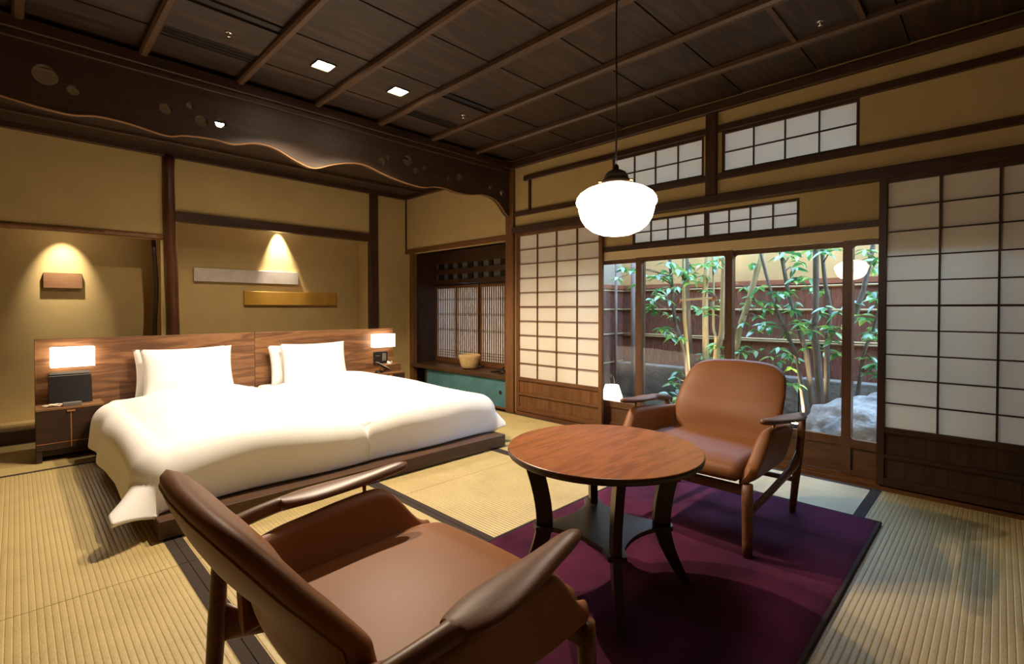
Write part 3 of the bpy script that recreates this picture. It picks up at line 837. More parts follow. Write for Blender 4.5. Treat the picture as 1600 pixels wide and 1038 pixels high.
def roll(p, lo, hi, r, out):
    """cloth going over an edge: returns (position, drop)"""
    if p < lo:
        s = lo - p; a = s / r
        if a < PI / 2: return lo - r * math.sin(a), r * (1 - math.cos(a))
        e = s - r * PI / 2
        return lo - r - out * e, r + e
    if p > hi:
        s = p - hi; a = s / r
        if a < PI / 2: return hi + r * math.sin(a), r * (1 - math.cos(a))
        e = s - r * PI / 2
        return hi + r + out * e, r + e
    return p, 0.0
def duvet(label, x0, x1, xl, xr, yf, cl, cr, cf, seed):
    """x0..x1 flat part; cl / cr / cf cloth beyond the left, right and front edge"""
    y1 = 4.30
    nu, nv = 96, 110
    top = 0.362
    r = 0.13
    def fn(i, j):
        p = (x0 - cl) + (x1 + cr - x0 + cl) * i
        q = (yf - cf) + (y1 - yf + cf) * j
        rl = r if p < (x0 + x1) / 2 else (0.095 if cr < 0.2 else r)
        if p < (x0 + x1) / 2 and cl < 0.2: rl = 0.095
        x, dx = roll(p, x0, x1, rl, 0.10)
        y, dy = roll(q, yf, 99, r, -0.12)
        a = max(0, min(1, (p - x0) / (x1 - x0))); c = max(0, min(1, (q - yf) / (y1 - yf)))
        dome = 0.088 * (1 - abs(2 * a - 1) ** 2.3) * (0.42 + 0.58 * min(1, c * 2.4) ** 0.7) * min(1, 0.3 + (1 - c) * 5)
        sx = -1 if p < x0 else (1 if p > x1 else 0)
        ex = max(0, x0 - p, p - x1); ey = max(0, yf - q)
        if ex > 0 and ey > 0 and ((sx < 0 and cl > 0.2) or (sx > 0 and cr > 0.2)):   # free corner: cloth stands out as a pointed flap
            el = math.hypot(ex, ey); k = (2 * ex * ey / (el * el)) ** 2
            fx = 0.10 * ex / el - 0.12 * ey / el * 0
            if el < r * PI / 2: out, drop = r * math.sin(el / r), r * (1 - math.cos(el / r))
            else:
                e_ = el - r * PI / 2
                out = r + e_ * (0.10 * (ex / el) ** 2 - 0.12 * (ey / el) ** 2 + (0.62 if sx < 0 else 0.3) * k); drop = r + e_ * (1 - 0.66 * k)
            x = (x0 if sx < 0 else x1) + sx * out * ex / el; y = yf - out * ey / el
            dy = min(dy, drop)
        else:
            drop = dx + dy if min(dx, dy) <= 0 else math.hypot(dx, dy)
        z = top + dome - drop
        n = noise.noise(Vector((x * 2.1 + seed, y * 1.7, z * 2))) * 0.010 + noise.noise(Vector((x * 6 + seed, y * 5, z * 6))) * 0.006
        hang = min(1, drop / 0.15)
        wav = 0.012 * hang * math.sin(y * 9 + seed + 2 * math.sin(y * 3))
        x += (sx if sx else 0) * wav
        y += 0.010 * min(1, dy / 0.15) * math.sin(x * 8 + seed)
        floor_z = 0.094 if (0.41 < x < 2.50 and y > 2.52) else 0.02
        return (x, y, max(z + n * (0.6 + 0.4 * hang), floor_z))
    me = B().grid(fn, nu, nv).me(M['linen'], True)
    o = tag(link('duvet', me), label, 'duvet', 'white duvets on the twin bed')
    s = o.modifiers.new('thick', 'SOLIDIFY'); s.thickness = 0.02; s.offset = -1
    return o
duvet('white duvet on the left bed, hanging down beside the small cabinet with black folder', 0.48, 1.355, 0, 0, 2.76, 0.34, 0.199, 0.38, 1.3)
duvet('white duvet on the right bed, next to the teal cabinet', 1.555, 2.42, 0, 0, 2.76, 0.199, 0.31, 0.38, 8.1)

def pillow(label, c, w, h, th, tilt, rz, seed):
    nu, nv = 28, 20
    b = B()
    def side(s):
        def fn(i, j):
            a, e = 2 * i - 1, 2 * j - 1
            px = a * w / 2 * (1 - 0.06 * (1 - abs(a)) * 0 - 0.05 * (1 - e * e) * 0.0) ; pz = e * h / 2
            px *= 1 - 0.055 * (1 - e * e) * abs(a) ** 2
            pz *= 1 - 0.07 * (1 - a * a) * abs(e) ** 2
            t = th / 2 * max(0, (1 - abs(a) ** 3.2)) ** 0.55 * max(0, (1 - abs(e) ** 3.0)) ** 0.55
            t *= 1 + 0.12 * noise.noise(Vector((a * 1.5 + seed, e * 1.5, s)))
            return (px, s * t, pz)
        return fn
    b.grid(side(-1), nu, nv); b.grid(side(1), nu, nv)
    me = b.me(M['linen'], True)
    bm = bmesh.new(); bm.from_mesh(me); bmesh.ops.remove_doubles(bm, verts=bm.verts, dist=1e-4); bmesh.ops.recalc_face_normals(bm, faces=bm.faces); bm.to_mesh(me); bm.free()
    me.polygons.foreach_set('use_smooth', [True] * len(me.polygons))
    o = link('pillow', me, None, c, (tilt, 0, rz))
    return tag(o, label, 'pillow', 'white pillows')
pillow('front white pillow on the left bed', (0.925, 4.345, 0.525), 0.60, 0.37, 0.15, -0.26, 0.02, 1)
pillow('rear white pillow on the left bed, half hidden', (0.905, 4.488, 0.52), 0.60, 0.36, 0.13, -0.22, -0.02, 2)
pillow('front white pillow on the right bed', (1.885, 4.345, 0.515), 0.58, 0.37, 0.15, -0.26, -0.03, 3)
pillow('rear white pillow on the right bed, its left edge showing', (1.83, 4.488, 0.505), 0.58, 0.35, 0.13, -0.22, 0.03, 4)

# ---- night stands
def nightstand(x0, x1, label):
    t = thing('nightstand', label, 'nightstand', ((x0 + x1) / 2, 4.48, 0), 0, 'dark nightstands at the headboard')
    y0, y1 = 4.37, 4.598
    bo('top', x0, x1, y0, y1, 0.335, 0.35, M['nighttop'], t, 0.001)
    bo('body', x0 + 0.002, x1 - 0.002, y0 + 0.016, y1, 0.075, 0.335, M['night'], t)
    xm = (x0 + x1) / 2
    bo('door', x0 + 0.003, xm - 0.002, y0 + 0.001, y0 + 0.016, 0.122, 0.333, M['night'], t)
    dr = bo('door', xm + 0.002, x1 - 0.003, y0 + 0.001, y0 + 0.016, 0.122, 0.333, M['night'], t)
    bo('drawer', x0 + 0.003, x1 - 0.003, y0 + 0.001, y0 + 0.016, 0.078, 0.119, M['night'], t)
    bo('inlay_strip', xm - 0.0025, xm + 0.0025, y0 - 0.001, y0 + 0.004, 0.085, 0.325, M['copper'], t)
    bo('inlay_strip', x0 + 0.003, x1 - 0.003, y0, y0 + 0.003, 0.119, 0.122, M['copper'], t)
    bo('pull', xm - 0.02, xm + 0.02, y0 - 0.008, y0 + 0.002, 0.318, 0.328, M['copper'], t)
    bo('plinth', x0 + 0.03, x1 - 0.03, y0 + 0.03, y1 - 0.01, 0.035, 0.075, M['night'], t)
    for xx in (x0 + 0.002, x1 - 0.03):
        bo('leg', xx, xx + 0.028, y0 + 0.004, y1 - 0.004, 0.0, 0.075, M['night'], t)
    return t
nightstand(0.083, 0.425, 'dark small cabinet left of the bed, holding a black folder')
nightstand(2.492, 2.835, 'dark small cabinet right of the bed, holding the telephone')

def wall_lamp(x0, x1, label):
    t = thing('wall_lamp', label, 'wall lamp', ((x0 + x1) / 2, 4.60, 0.60), 0, 'box lamps on the headboard')
    bo('back_plate', x0 + 0.03, x1 - 0.03, 4.592, 4.60, 0.615, 0.72, M['metal_d'], t)
    s = bo('shade', x0, x1, 4.50, 4.592, 0.60, 0.733, M['shade'], t, 0.001)
    return t
wall_lamp(0.163, 0.39, 'glowing box lamp on the headboard above the black folder')
wall_lamp(2.575, 2.80, 'glowing box lamp on the headboard above the telephone')

# things on the left night stand
t = thing('folder', 'black leather folder leaning upright on the left small cabinet', 'folder', (0.262, 4.50, 0.352))
o = bo('cover', 0.15, 0.372, 4.495, 4.503, 0.352, 0.545, M['blackgloss'], t, 0.002); o.rotation_euler = (-0.22, 0.0, 0.05)
o = bo('page_block', 0.155, 0.367, 4.504, 4.508, 0.356, 0.54, M['greyplastic'], t); o.rotation_euler = (-0.22, 0.0, 0.05)
t = thing('control_panel', 'flat dark panel on the headboard behind the black folder', 'control panel', (0.262, 4.598, 0.42))
bo('plate', 0.158, 0.368, 4.590, 4.599, 0.40, 0.562, M['black'], t, 0.002)
bo('bezel', 0.158, 0.368, 4.588, 4.590, 0.545, 0.562, M['greyplastic'], t)
t = thing('clock_box', 'small flat grey box lying in front of the black folder', 'box', (0.265, 4.40, 0.35))
bo('body', 0.215, 0.31, 4.385, 4.44, 0.351, 0.372, M['greyplastic'], t, 0.002)
bo('base', 0.217, 0.308, 4.387, 4.438, 0.3505, 0.355, M['black'], t)
pts = []
for k in range(90):
    a = k * 0.55
    pts.append((0.145 + 0.038 * math.cos(a) * (1 - k / 200) + 0.0006 * k, 4.42 + 0.022 * math.sin(a * 1.13), 0.354 + 0.012 * abs(math.sin(k * 0.21))))
tag(link('charging_cable', B().tube(pts, 0.0028, 6).me(M['whiteplastic'], True)), 'tangled pale charging cable on the left small cabinet', 'cable')

# things on the right night stand
t = thing('switch_panel', 'black socket and switch panel on the headboard below the right lamp', 'switch panel', (2.68, 4.60, 0.41))
bo('plate', 2.60, 2.765, 4.590, 4.60, 0.415, 0.55, M['black'], t, 0.003)
for k in range(3): bo('button', 2.625 + k * 0.02, 2.637 + k * 0.02, 4.587, 4.591, 0.50, 0.512, M['chrome'], t)
bo('socket', 2.70, 2.745, 4.587, 4.591, 0.45, 0.53, M['greyplastic'], t)
t = thing('telephone', 'slim black telephone with a pale slanted keypad', 'telephone', (2.60, 4.46, 0.35))
link('base', B().lathe([(0.0, 0.351), (0.045, 0.351), (0.045, 0.36), (0.03, 0.368), (0.0, 0.37)], 20).me(M['black'], True), t, (2.585, 4.455, 0))
o = bo('handset', 2.535, 2.695, 4.425, 4.475, 0.405, 0.423, M['black'], t, 0.004); o.rotation_euler = (0.0, 0.50, 0.0)
k_ = bo('keypad', -0.072, 0.074, -0.021, 0.021, 0.0085, 0.0125, M['whiteplastic'], o, local=True)
t = thing('tissue_box', 'wooden tissue box with a white tissue sticking out', 'tissue box', (2.75, 4.50, 0.35))
bo('box', 2.66, 2.83, 4.44, 4.57, 0.351, 0.425, M['walnut'], t, 0.002)
def tis(i, j):
    return (0.045 * (2 * i - 1) * (1 - 0.4 * j), 0.012 * math.sin(i * 7) * (0.4 + j), 0.024 * j + 0.006 * math.sin(i * 9))
o = link('tissue', B().grid(tis, 14, 6).me(M['tissue'], True), t, (2.74, 4.505, 0.424))
o.modifiers.new('thick', 'SOLIDIFY').thickness = 0.002

# ---- plaques
def plaque(x0, x1, z0, z1, y, mat, label):
    o = bo('wall_plaque', x0, x1, y - 0.03, y, z0, z1, mat, None, 0.001)
    return tag(o, label, 'wall plaque', 'plaques in the recesses')
plaque(1.212, 2.20, 1.262, 1.392, 5.528, M['silver'], 'long silver plaque on the alcove wall')
plaque(1.655, 2.645, 1.035, 1.176, 5.528, M['gold'], 'long gold plaque below the silver one')
plaque(0.163, 0.402, 1.167, 1.292, 5.528, M['nighttop'], 'short wooden plaque in the left recess in a pool of light')

# ================================================================== NICHE CONTENTS
st(bo('wall_niche_lower', 3.79, 3.83, 3.38, 5.12, -0.03, 0.345, M['dark_y']), 'dark back board low in the niche', 'wall')
t = thing('window_ledge', 'dark polished wooden ledge board in the niche', 'ledge', (3.57, 4.25, 0.29))
bo('board', 3.375, 3.79, 3.435, 5.09, 0.293, 0.332, M['ledge'], t, 0.003)
t = thing('niche_cabinet', 'low built-in cabinet with teal sliding doors under the ledge', 'cabinet', (3.5, 4.1, 0))
bo('sill', 3.385, 3.46, 3.435, 5.05, 0.0, 0.018, M['mid_y'], t)
d1 = bo('sliding_door', 3.398, 3.41, 3.44, 4.27, 0.018, 0.292, M['teal'], t)
d2 = bo('sliding_door', 3.414, 3.426, 4.24, 4.80, 0.018, 0.292, M['teal'], t)
o = link('finger_pull', B().lathe([(0.012, 0.0), (0.020, 0.0005), (0.021, 0.003), (0.019, 0.004)], 20).me(M['metal_d'], True), d1, (3.3985, 3.53, 0.16)); o.rotation_euler = (0, -PI / 2, 0)
bo('divider', 3.40, 3.78, 4.80, 4.815, 0.018, 0.292, M['dark_z'], t)
bo('back', 3.70, 3.72, 4.815, 5.09, 0.018, 0.292, M['dark_y'], t)

t = thing('pottery_bowl', 'pale rough pottery bowl standing on the niche ledge', 'bowl', (3.53, 4.16, 0.3325))
prof = [(0.0, 0.012), (0.080, 0.010), (0.086, 0.014), (0.094, 0.03), (0.108, 0.08), (0.117, 0.125), (0.121, 0.152), (0.118, 0.157), (0.113, 0.152), (0.104, 0.11), (0.09, 0.05), (0.078, 0.026), (0.0, 0.022)]
b = B().lathe(prof, 40, cap=False)
b.v = [(x, y, z + (0.006 * math.sin(2 * math.atan2(y, x) + 0.6) if z > 0.1 else 0)) for x, y, z in b.v]
link('bowl_body', b.me(M['basketm'], True), t, (0, 0, 0), local=True)
for k in range(3):
    a = k * 2.09 + 0.4
    link('foot', B().lathe([(0.007, 0.0), (0.010, 0.012)], 10, (0.072 * math.cos(a), 0.072 * math.sin(a), 0)).me(M['basketm'], True), t, (0, 0, 0), local=True)
t = thing('iron_trivet', 'small black iron ornament lying on the ledge beside the post', 'ornament', (3.50, 3.66, 0.3325))
for k, (pts, r) in enumerate([([(0, 0.12, 0.006), (0, 0.03, 0.012), (0, -0.06, 0.008)], 0.007), ([(0.03, -0.08, 0.006), (0.0, -0.05, 0.05), (-0.03, -0.02, 0.008)], 0.008), ([(-0.04, 0.03, 0.008), (0.0, -0.0, 0.035), (0.03, -0.05, 0.06)], 0.007), ([(-0.05, -0.08, 0.008), (0.02, -0.11, 0.03)], 0.01)]):
    link('iron_bar', B().tube(pts, r, 8).me(M['iron'], True), t, (0, 0, 0), local=True)

# ================================================================== LOUNGE GROUP
t = thing('rug', 'deep purple wool rug under the round table', 'rug', (1.875, 0.955, 0))
def rg(i, j):
    x, y = 0.95 + 1.85 * i, 0.385 + 1.145 * j
    e = min(i, 1 - i) * 1.85; f_ = min(j, 1 - j) * 1.145
    k = min(1, min(e, f_) / 0.018)
    return (x - 1.875, y - 0.955, 0.004 + 0.014 * k ** 0.5 + 0.0016 * noise.noise(Vector((x * 9, y * 9, 0))))
link('pile', B().grid(rg, 150, 100).me(M['rug'], True), t, (0, 0, 0), local=True)
for a in ((0.942, 0.958, 0.377, 1.538), (2.792, 2.808, 0.377, 1.538)): bo('binding', a[0], a[1], a[2], a[3], 0.0015, 0.014, M['heri'], t, 0.003)
for a in ((0.958, 2.792, 0.377, 0.393), (0.958, 2.792, 1.522, 1.538)): bo('binding', a[0], a[1], a[2], a[3], 0.0015, 0.014, M['heri'], t, 0.003)

RZ = 0.019
def round_table(x, y):
    t = thing('round_table', 'round wooden coffee table with four curved dark legs and a lower shelf', 'table', (x, y, RZ))
    H_ = 0.505 - RZ
    prof = [(0.0, H_ - 0.024), (0.334, H_ - 0.024), (0.340, H_ - 0.019), (0.342, H_ - 0.008), (0.341, H_ - 0.0045), (0.3385, H_ - 0.004), (0.0, H_ - 0.004)]
    link('tabletop', B().lathe([(0.0, H_ - 0.004), (0.3385, H_ - 0.004), (0.3395, H_ - 0.003), (0.339, H_ - 0.001), (0.337, H_), (0.0, H_)], 96, cap=False).me(M['table']), t, (0, 0, 0), local=True)
    link('edge_band', B().lathe(prof, 96, cap=False).me(M['tleg']), t, (0, 0, 0), local=True)
    # shelf: square with hollowed sides
    pts = []
    R_ = 0.245
    for q in range(4):
        a0 = PI / 4 + q * PI / 2
        c0 = Vector((math.cos(a0), math.sin(a0))) * R_
        c1 = Vector((math.cos(a0 + PI / 2), math.sin(a0 + PI / 2))) * R_
        tn = Vector((-math.sin(a0), math.cos(a0)))
        for s in (-1, -0.5, 0, 0.5, 1): pts.append(c0 * (1.02 - 0.03 * abs(s)) + tn * 0.030 * s)
        m = (c0 + c1) / 2
        for k in range(1, 10):
            u = k / 10
            p = c0.lerp(c1, u) - m.normalized() * 0.04 * math.sin(PI * u) ** 1.4
            if 0.14 < u < 0.86: pts.append(p)
    n = len(pts)
    b = B()
    b.v = [(p.x, p.y, 0.192) for p in pts] + [(p.x, p.y, 0.208) for p in pts]
    b.f = [tuple(range(n))[::-1], tuple(range(n, 2 * n))] + [(k, (k + 1) % n, n + (k + 1) % n, n + k) for k in range(n)]
    link('shelf', b.me(M['tleg'], bevel=0.002), t, (0, 0, 0), local=True)
    # curved board legs
    prof = []
    for k in range(17):
        u = k / 16; z = H_ - 0.024 - (H_ - 0.024) * u
        if u < 0.55: rc = 0.262 - 0.052 * math.sin(u / 0.55 * PI / 2)
        else: rc = 0.210 + 0.085 * ((u - 0.55) / 0.45) ** 1.5
        w_ = 0.064 - 0.012 * u - 0.018 * max(0, u - 0.6) / 0.4
        prof.append((rc, w_, z))
    b = B()
    for rc, w_, z in prof:
        for dr, dt in ((-w_ / 2, -0.014), (w_ / 2, -0.014), (w_ / 2, 0.014), (-w_ / 2, 0.014)):
            b.v.append((rc + dr, dt, z))
    for k in range(16):
        for c in range(4):
            c2 = (c + 1) % 4
            b.f.append((k * 4 + c, k * 4 + c2, k * 4 + 4 + c2, k * 4 + 4 + c))
    b.f += [(0, 1, 2, 3), (64, 67, 66, 65)]
    lm = b.me(M['tleg'], bevel=0.0)
    for q in range(4):
        o = link('leg', lm, t, (0, 0, 0), (0, 0, PI / 4 + q * PI / 2), local=True)
    for q in range(2):
        a = PI / 4 + q * PI / 2
        o = bo('apron_bar', -0.24, 0.24, -0.012, 0.012, H_ - 0.05, H_ - 0.024, M['tleg'], t, local=True); o.rotation_euler = (0, 0, a)
round_table(1.478, 1.005)

def smooth(a, b, x):
    t_ = max(0, min(1, (x - a) / (b - a))); return t_ * t_ * (3 - 2 * t_)
def make_chair(name, label, loc, rz):
    t = thing(name, label, 'armchair', loc, rz, 'tan leather armchairs at the round table')
    # ---- backrest: thick reclined pad with rounded shoulders and a slight bulge at arm height
    def interp(tab, z):
        for (z0_, v0), (z1_, v1) in zip(tab, tab[1:]):
            if z <= z1_:
                k = (z - z0_) / (z1_ - z0_); k = max(0, min(1, k)); k = k * k * (3 - 2 * k)
                return v0 + (v1 - v0) * k
        return tab[-1][1]
    HW = [(0.25, 0.25), (0.40, 0.252), (0.47, 0.268), (0.525, 0.276), (0.57, 0.264), (0.62, 0.258), (0.70, 0.256)]
    def outline(th):
        """closed outline of the pad in (y, z): superellipse blended with the width table"""
        c, s_ = math.cos(th), math.sin(th)
        z = 0.47 + 0.234 * (abs(s_) ** (0.36) * (1 if s_ > 0 else -1))
        ww = interp(HW, z) * 1.0
        y = ww * (abs(c) ** 0.36) * (1 if c > 0 else -1)
        if z > 0.55: z += 0.018 * (1 - min(1, abs(y) / 0.25) ** 2) - 0.018
        return y, z
    def pad(i, j):
        y, z = outline(2 * PI * i)
        # j 0..1: front centre -> rim -> rear centre
        if j <= 0.5: k, sd = j * 2, 1
        else: k, sd = (1 - j) * 2, -1
        rr_ = k ** 0.75
        yc, zc = y * rr_, 0.47 + (z - 0.47) * rr_
        th = 0.044 * (1 - rr_ ** 3.2) ** 0.5 if rr_ < 1 else 0.0
        xm = -0.235 - 0.50 * (zc - 0.34) - 0.10 * max(0, zc - 0.5)
        xm += 0.55 * yc * yc * (1.0 - 0.45 * smooth(0.5, 0.7, zc))
        xm += 0.02 * math.exp(-((zc - 0.46) / 0.07) ** 2)
        return (xm + sd * th, yc, zc)
    me = B().grid(pad, 72, 41, closed_u=True).me(M['leather'], True, fix=False)
    bm = bmesh.new(); bm.from_mesh(me); bmesh.ops.remove_doubles(bm, verts=bm.verts, dist=1e-4); bmesh.ops.recalc_face_normals(bm, faces=bm.faces); bm.to_mesh(me); bm.free()
    me.polygons.foreach_set('use_smooth', [True] * len(me.polygons))
    bk = link('backrest', me, t, (0, 0, 0), local=True)
    link('piping', B().tube([pad(k / 72, 0.562) for k in range(73)], 0.0026, 6, cap=False).me(M['leather'], True), bk, (0, 0, 0), local=True)
    # ---- side wings
    for s in (-1, 1):
        def wing(i, j):
            xx = -0.27 + 0.573 * i
            tp = 0.452 + 0.026 * smooth(0.1, 0.62, i) - 0.135 * smooth(0.64, 1.0, i) ** 1.25
            bt = 0.268 + 0.012 * smooth(0.75, 1, i)
            rad = 0.026 * min(1, max(0.05, (1 - i) / 0.05)) ** 0.5 * (1 - 0.25 * (1 - smooth(0, 0.25, i)))
            yb = 0.272 - 0.03 * (1 - smooth(0.0, 0.3, i)) ** 2
            yt = 0.318 - 0.045 * (1 - smooth(0.0, 0.3, i)) ** 2 - 0.020 * smooth(0.6, 1.0, i)
            # stadium section
            hgt = tp - bt - 2 * rad
            a = j * 4
            if a < 1: y_, z_ = -rad, rad + hgt * a
            elif a < 2: ang = PI - PI * (a - 1); y_, z_ = rad * math.cos(ang), rad + hgt + rad * math.sin(ang)
            elif a < 3: y_, z_ = rad, rad + hgt * (3 - a)
            else: ang = -PI * (a - 3); y_, z_ = rad * math.cos(ang), rad + rad * math.sin(ang)
            u = z_ / (tp - bt)
            bow = 0.010 * math.sin(PI * max(0, min(1, u)))
            return (xx - 0.03 * u * smooth(0.6, 1, i), s * (yb + (yt - yb) * u ** 1.3 + y_ + bow), bt + z_)
        b = B().grid(lambda j, i: wing(i, j), 40, 44, closed_u=True)
        b.f.append(tuple(k * 44 for k in range(40))); b.f.append(tuple(k * 44 + 43 for k in range(40))[::-1])
        link('side_wing', b.me(M['leather'], True), t, (0, 0, 0), local=True)
    # ---- seat cushion
    def seat():
        nx, ny = 30, 26
        b = B()
        def pt(i, j, up):
            a, e = 2 * i - 1, 2 * j - 1
            hw = 0.262 + 0.012 * i
            xx = -0.25 + 0.56 * i
            ex = 1 - max(0, (abs(a) - 0.86) / 0.14) ** 2.4; ey = 1 - max(0, (abs(e) - 0.88) / 0.12) ** 2.4
            k = max(0.0, ex * ey) ** 0.5
            zc = 0.314 + 0.010 * i - 0.018 * smooth(0.8, 1, i)
            zt = 0.040 * k + (0.020 * (1 - a * a) * (1 - e * e) - 0.012 * (1 - i) * (1 - e * e) if up else 0)
            return (xx + 0.012 * (1 - e * e) * (1 if a > 0 else 0) * max(0, a), hw * e, zc + (zt if up else -0.022 * k))
        b.grid(lambda i, j: pt(i, j, True), nx, ny); b.grid(lambda i, j: pt(i, j, False), nx, ny)
        me = b.me(M['leather'], True)
        bm = bmesh.new(); bm.from_mesh(me); bmesh.ops.remove_doubles(bm, verts=bm.verts, dist=1e-4); bmesh.ops.recalc_face_normals(bm, faces=bm.faces); bm.to_mesh(me); bm.free()
        me.polygons.foreach_set('use_smooth', [True] * len(me.polygons))
        return me
    link('seat', seat(), t, (0, 0, 0), local=True)
    # ---- frame
    for s in (-1, 1):
        link('front_leg', B().tube([(0.285, s * 0.297, 0.0), (0.287, s * 0.297, 0.05), (0.288, s * 0.296, 0.2), (0.285, s * 0.294, 0.285)], [0.0185, 0.0195, 0.0215, 0.0215], 16).me(M['chairw'], True), t, (0, 0, 0), local=True)
        link('rear_leg', B().tube([(-0.325, s * 0.292, 0.0), (-0.315, s * 0.304, 0.12), (-0.300, s * 0.322, 0.27), (-0.290, s * 0.336, 0.40), (-0.287, s * 0.341, 0.47)], [0.0145, 0.0165, 0.0195, 0.017, 0.015], 16).me(M['chairw'], True), t, (0, 0, 0), local=True)
        link('side_stretcher', B().tube([(0.288, s * 0.297, 0.165), (0.2, s * 0.298, 0.172), (0.0, s * 0.304, 0.196), (-0.18, s * 0.312, 0.226), (-0.255, s * 0.318, 0.25), (-0.298, s * 0.321, 0.27)],
            [(0.010, 0.019), (0.010, 0.018), (0.010, 0.020), (0.011, 0.024), (0.012, 0.034), (0.013, 0.045)], 12).me(M['chairw'], True), t, (0, 0, 0), local=True)
        # sculpted arm: slim neck at the rear, crease, broad paddle, rising rounded tip
        K = [(-0.320, 0.336, 0.462, 0.014, 0.015), (-0.285, 0.342, 0.474, 0.019, 0.018), (-0.22, 0.350, 0.485, 0.019, 0.018), (-0.165, 0.354, 0.492, 0.020, 0.018), (-0.148, 0.354, 0.494, 0.022, 0.0175), (-0.138, 0.353, 0.495, 0.033, 0.0155),
             (-0.08, 0.350, 0.499, 0.047, 0.014), (-0.01, 0.344, 0.503, 0.045, 0.014), (0.05, 0.338, 0.507, 0.038, 0.0145), (0.11, 0.332, 0.512, 0.031, 0.0145), (0.16, 0.328, 0.518, 0.026, 0.014), (0.195, 0.325, 0.522, 0.019, 0.012), (0.213, 0.324, 0.524, 0.009, 0.007)]
        fine_ = []
        for q in range(len(K) - 1):
            p0, p1, p2, p3 = [Vector(K[max(0, min(len(K) - 1, q + d))]) for d in (-1, 0, 1, 2)]
            for e in range(4):
                u = e / 4
                fine_.append(0.5 * ((2 * p1) + (p2 - p0) * u + (2 * p0 - 5 * p1 + 4 * p2 - p3) * u * u + (3 * p1 - p0 - 3 * p2 + p3) * u ** 3))
        fine_.append(Vector(K[-1]))
        link('armrest', B().tube([(p[0], s * p[1], p[2]) for p in fine_], [(max(0.002, p[3]), max(0.002, p[4])) for p in fine_], 20).me(M['chairw'], True), t, (0, 0, 0), local=True)
        link('brass_post', B().tube([(0.075, s * 0.322, 0.43), (0.075, s * 0.328, 0.50)], 0.0055, 10).me(M['brass'], True), t, (0, 0, 0), local=True)
    bo('front_rail', 0.262, 0.286, -0.292, 0.292, 0.235, 0.272, M['chairw'], t, 0.004, local=True)
    link('rear_rail', B().tube([(-0.306, -0.315, 0.16), (-0.29, -0.15, 0.165), (-0.285, 0, 0.166), (-0.29, 0.15, 0.165), (-0.306, 0.315, 0.16)], [0.012, 0.014, 0.015, 0.014, 0.012], 12).me(M['chairw'], True), t, (0, 0, 0), local=True)
    bo('seat_support', -0.25, 0.26, -0.03, 0.03, 0.245, 0.275, M['chairw'], t, 0.003, local=True)
    return t
make_chair('armchair', 'tan leather armchair in the foreground seen from its back', (0.62, 0.955, 0.002), 0.0)
make_chair('armchair', 'tan leather armchair facing us in front of the glass doors', (2.31, 0.995, 0.0205), PI)

# ================================================================== GARDEN
XF, YC = 5.40, 3.38
st(bo('garden_ground', 3.53, 8.0, -3.5, 6.0, -0.30, -0.06, M['soil']), 'mossy soil of the small courtyard garden', 'ground')
fence = thing('bark_fence', 'brown cedar bark fence with bamboo rails along the far side of the garden', 'fence', (XF, 1.0, 0.3))
for k in range(7):
    ya = YC - 0.75 * (k + 1); yb = YC - 0.75 * k
    bo('bark_panel', XF + 0.0, XF + 0.03, ya + 0.002, yb - 0.002, 0.30, 1.235, M['bark'], fence)
def bam(p, q, r, parent, name='bamboo_rail'):
    p, q = Vector(p), Vector(q); c = (p + q) / 2
    n = 13
    pts = [p.lerp(q, k / (n - 1)) - c for k in range(n)]
    return link(name, B().tube(pts, [r * (1 + 0.06 * (k % 3 == 0)) for k in range(n)], 8).me(M['bamboo_p'], True), parent, c)
for z in (1.215, 0.985, 0.685, 0.665):
    bam((XF - 0.01, YC, z), (XF - 0.01, -1.9, z), 0.011, fence)
bo('cap_board', XF - 0.02, XF + 0.05, -1.9, YC, 1.235, 1.285, M['capboard'], fence)
fence2 = thing('bark_fence', 'brown cedar bark side fence seen through the leftmost glass', 'fence', (4.6, YC, 0.1))
for k in range(3):
    bo('bark_panel', XF - 0.62 * (k + 1) + 0.002, XF - 0.62 * k - 0.002, YC, YC + 0.03, -0.05, 1.235, M['bark'], fence2)
for z in (1.215, 0.985, 0.685, 0.34):
    bam((XF - 0.01, YC - 0.01, z), (3.55, YC - 0.01, z), 0.011, fence2)
bo('cap_board', 3.55, XF, YC - 0.02, YC + 0.05, 1.235, 1.285, M['capboard'], fence2)
st(bo('garden_wall', XF + 0.06, XF + 0.16, -3.5, 5.0, -0.3, 2.35, M['gwall']), 'ochre garden wall rising above the bark fence', 'wall')
st(bo('garden_wall_side', 3.60, XF + 0.06, YC + 0.06, YC + 0.16, -0.3, 2.35, M['gwall_g']), 'grey plaster garden side wall behind the left fence', 'wall')
st(bo('garden_wall_near', 3.60, XF + 0.06, -2.1, -2.0, -0.3, 2.0, M['gwall_g']), 'plaster garden wall at the near end', 'wall')
st(bo('added_eaves', 3.47, 4.3, -2.0, 3.4, 2.47, 2.56, M['dark_y']), 'unseen dark roof overhang added to shade the paper transoms', 'added_eaves')  # unseen overhang, added to cut the sky light on the paper transoms
# stone kerb blocks under the fence
kerb = thing('stone_kerb', 'low weathered stone base under the bark fence', 'stone base', (XF - 0.1, 1.0, -0.06))
for k in range(5):
    ya = YC - 0.03 - 1.0 * (k + 1); yb = YC - 0.03 - 1.0 * k
    bo('stone_block', XF - 0.18, XF - 0.002, ya + 0.004, yb - 0.004, -0.08, 0.335, M['stone'], kerb, 0.012, 2)
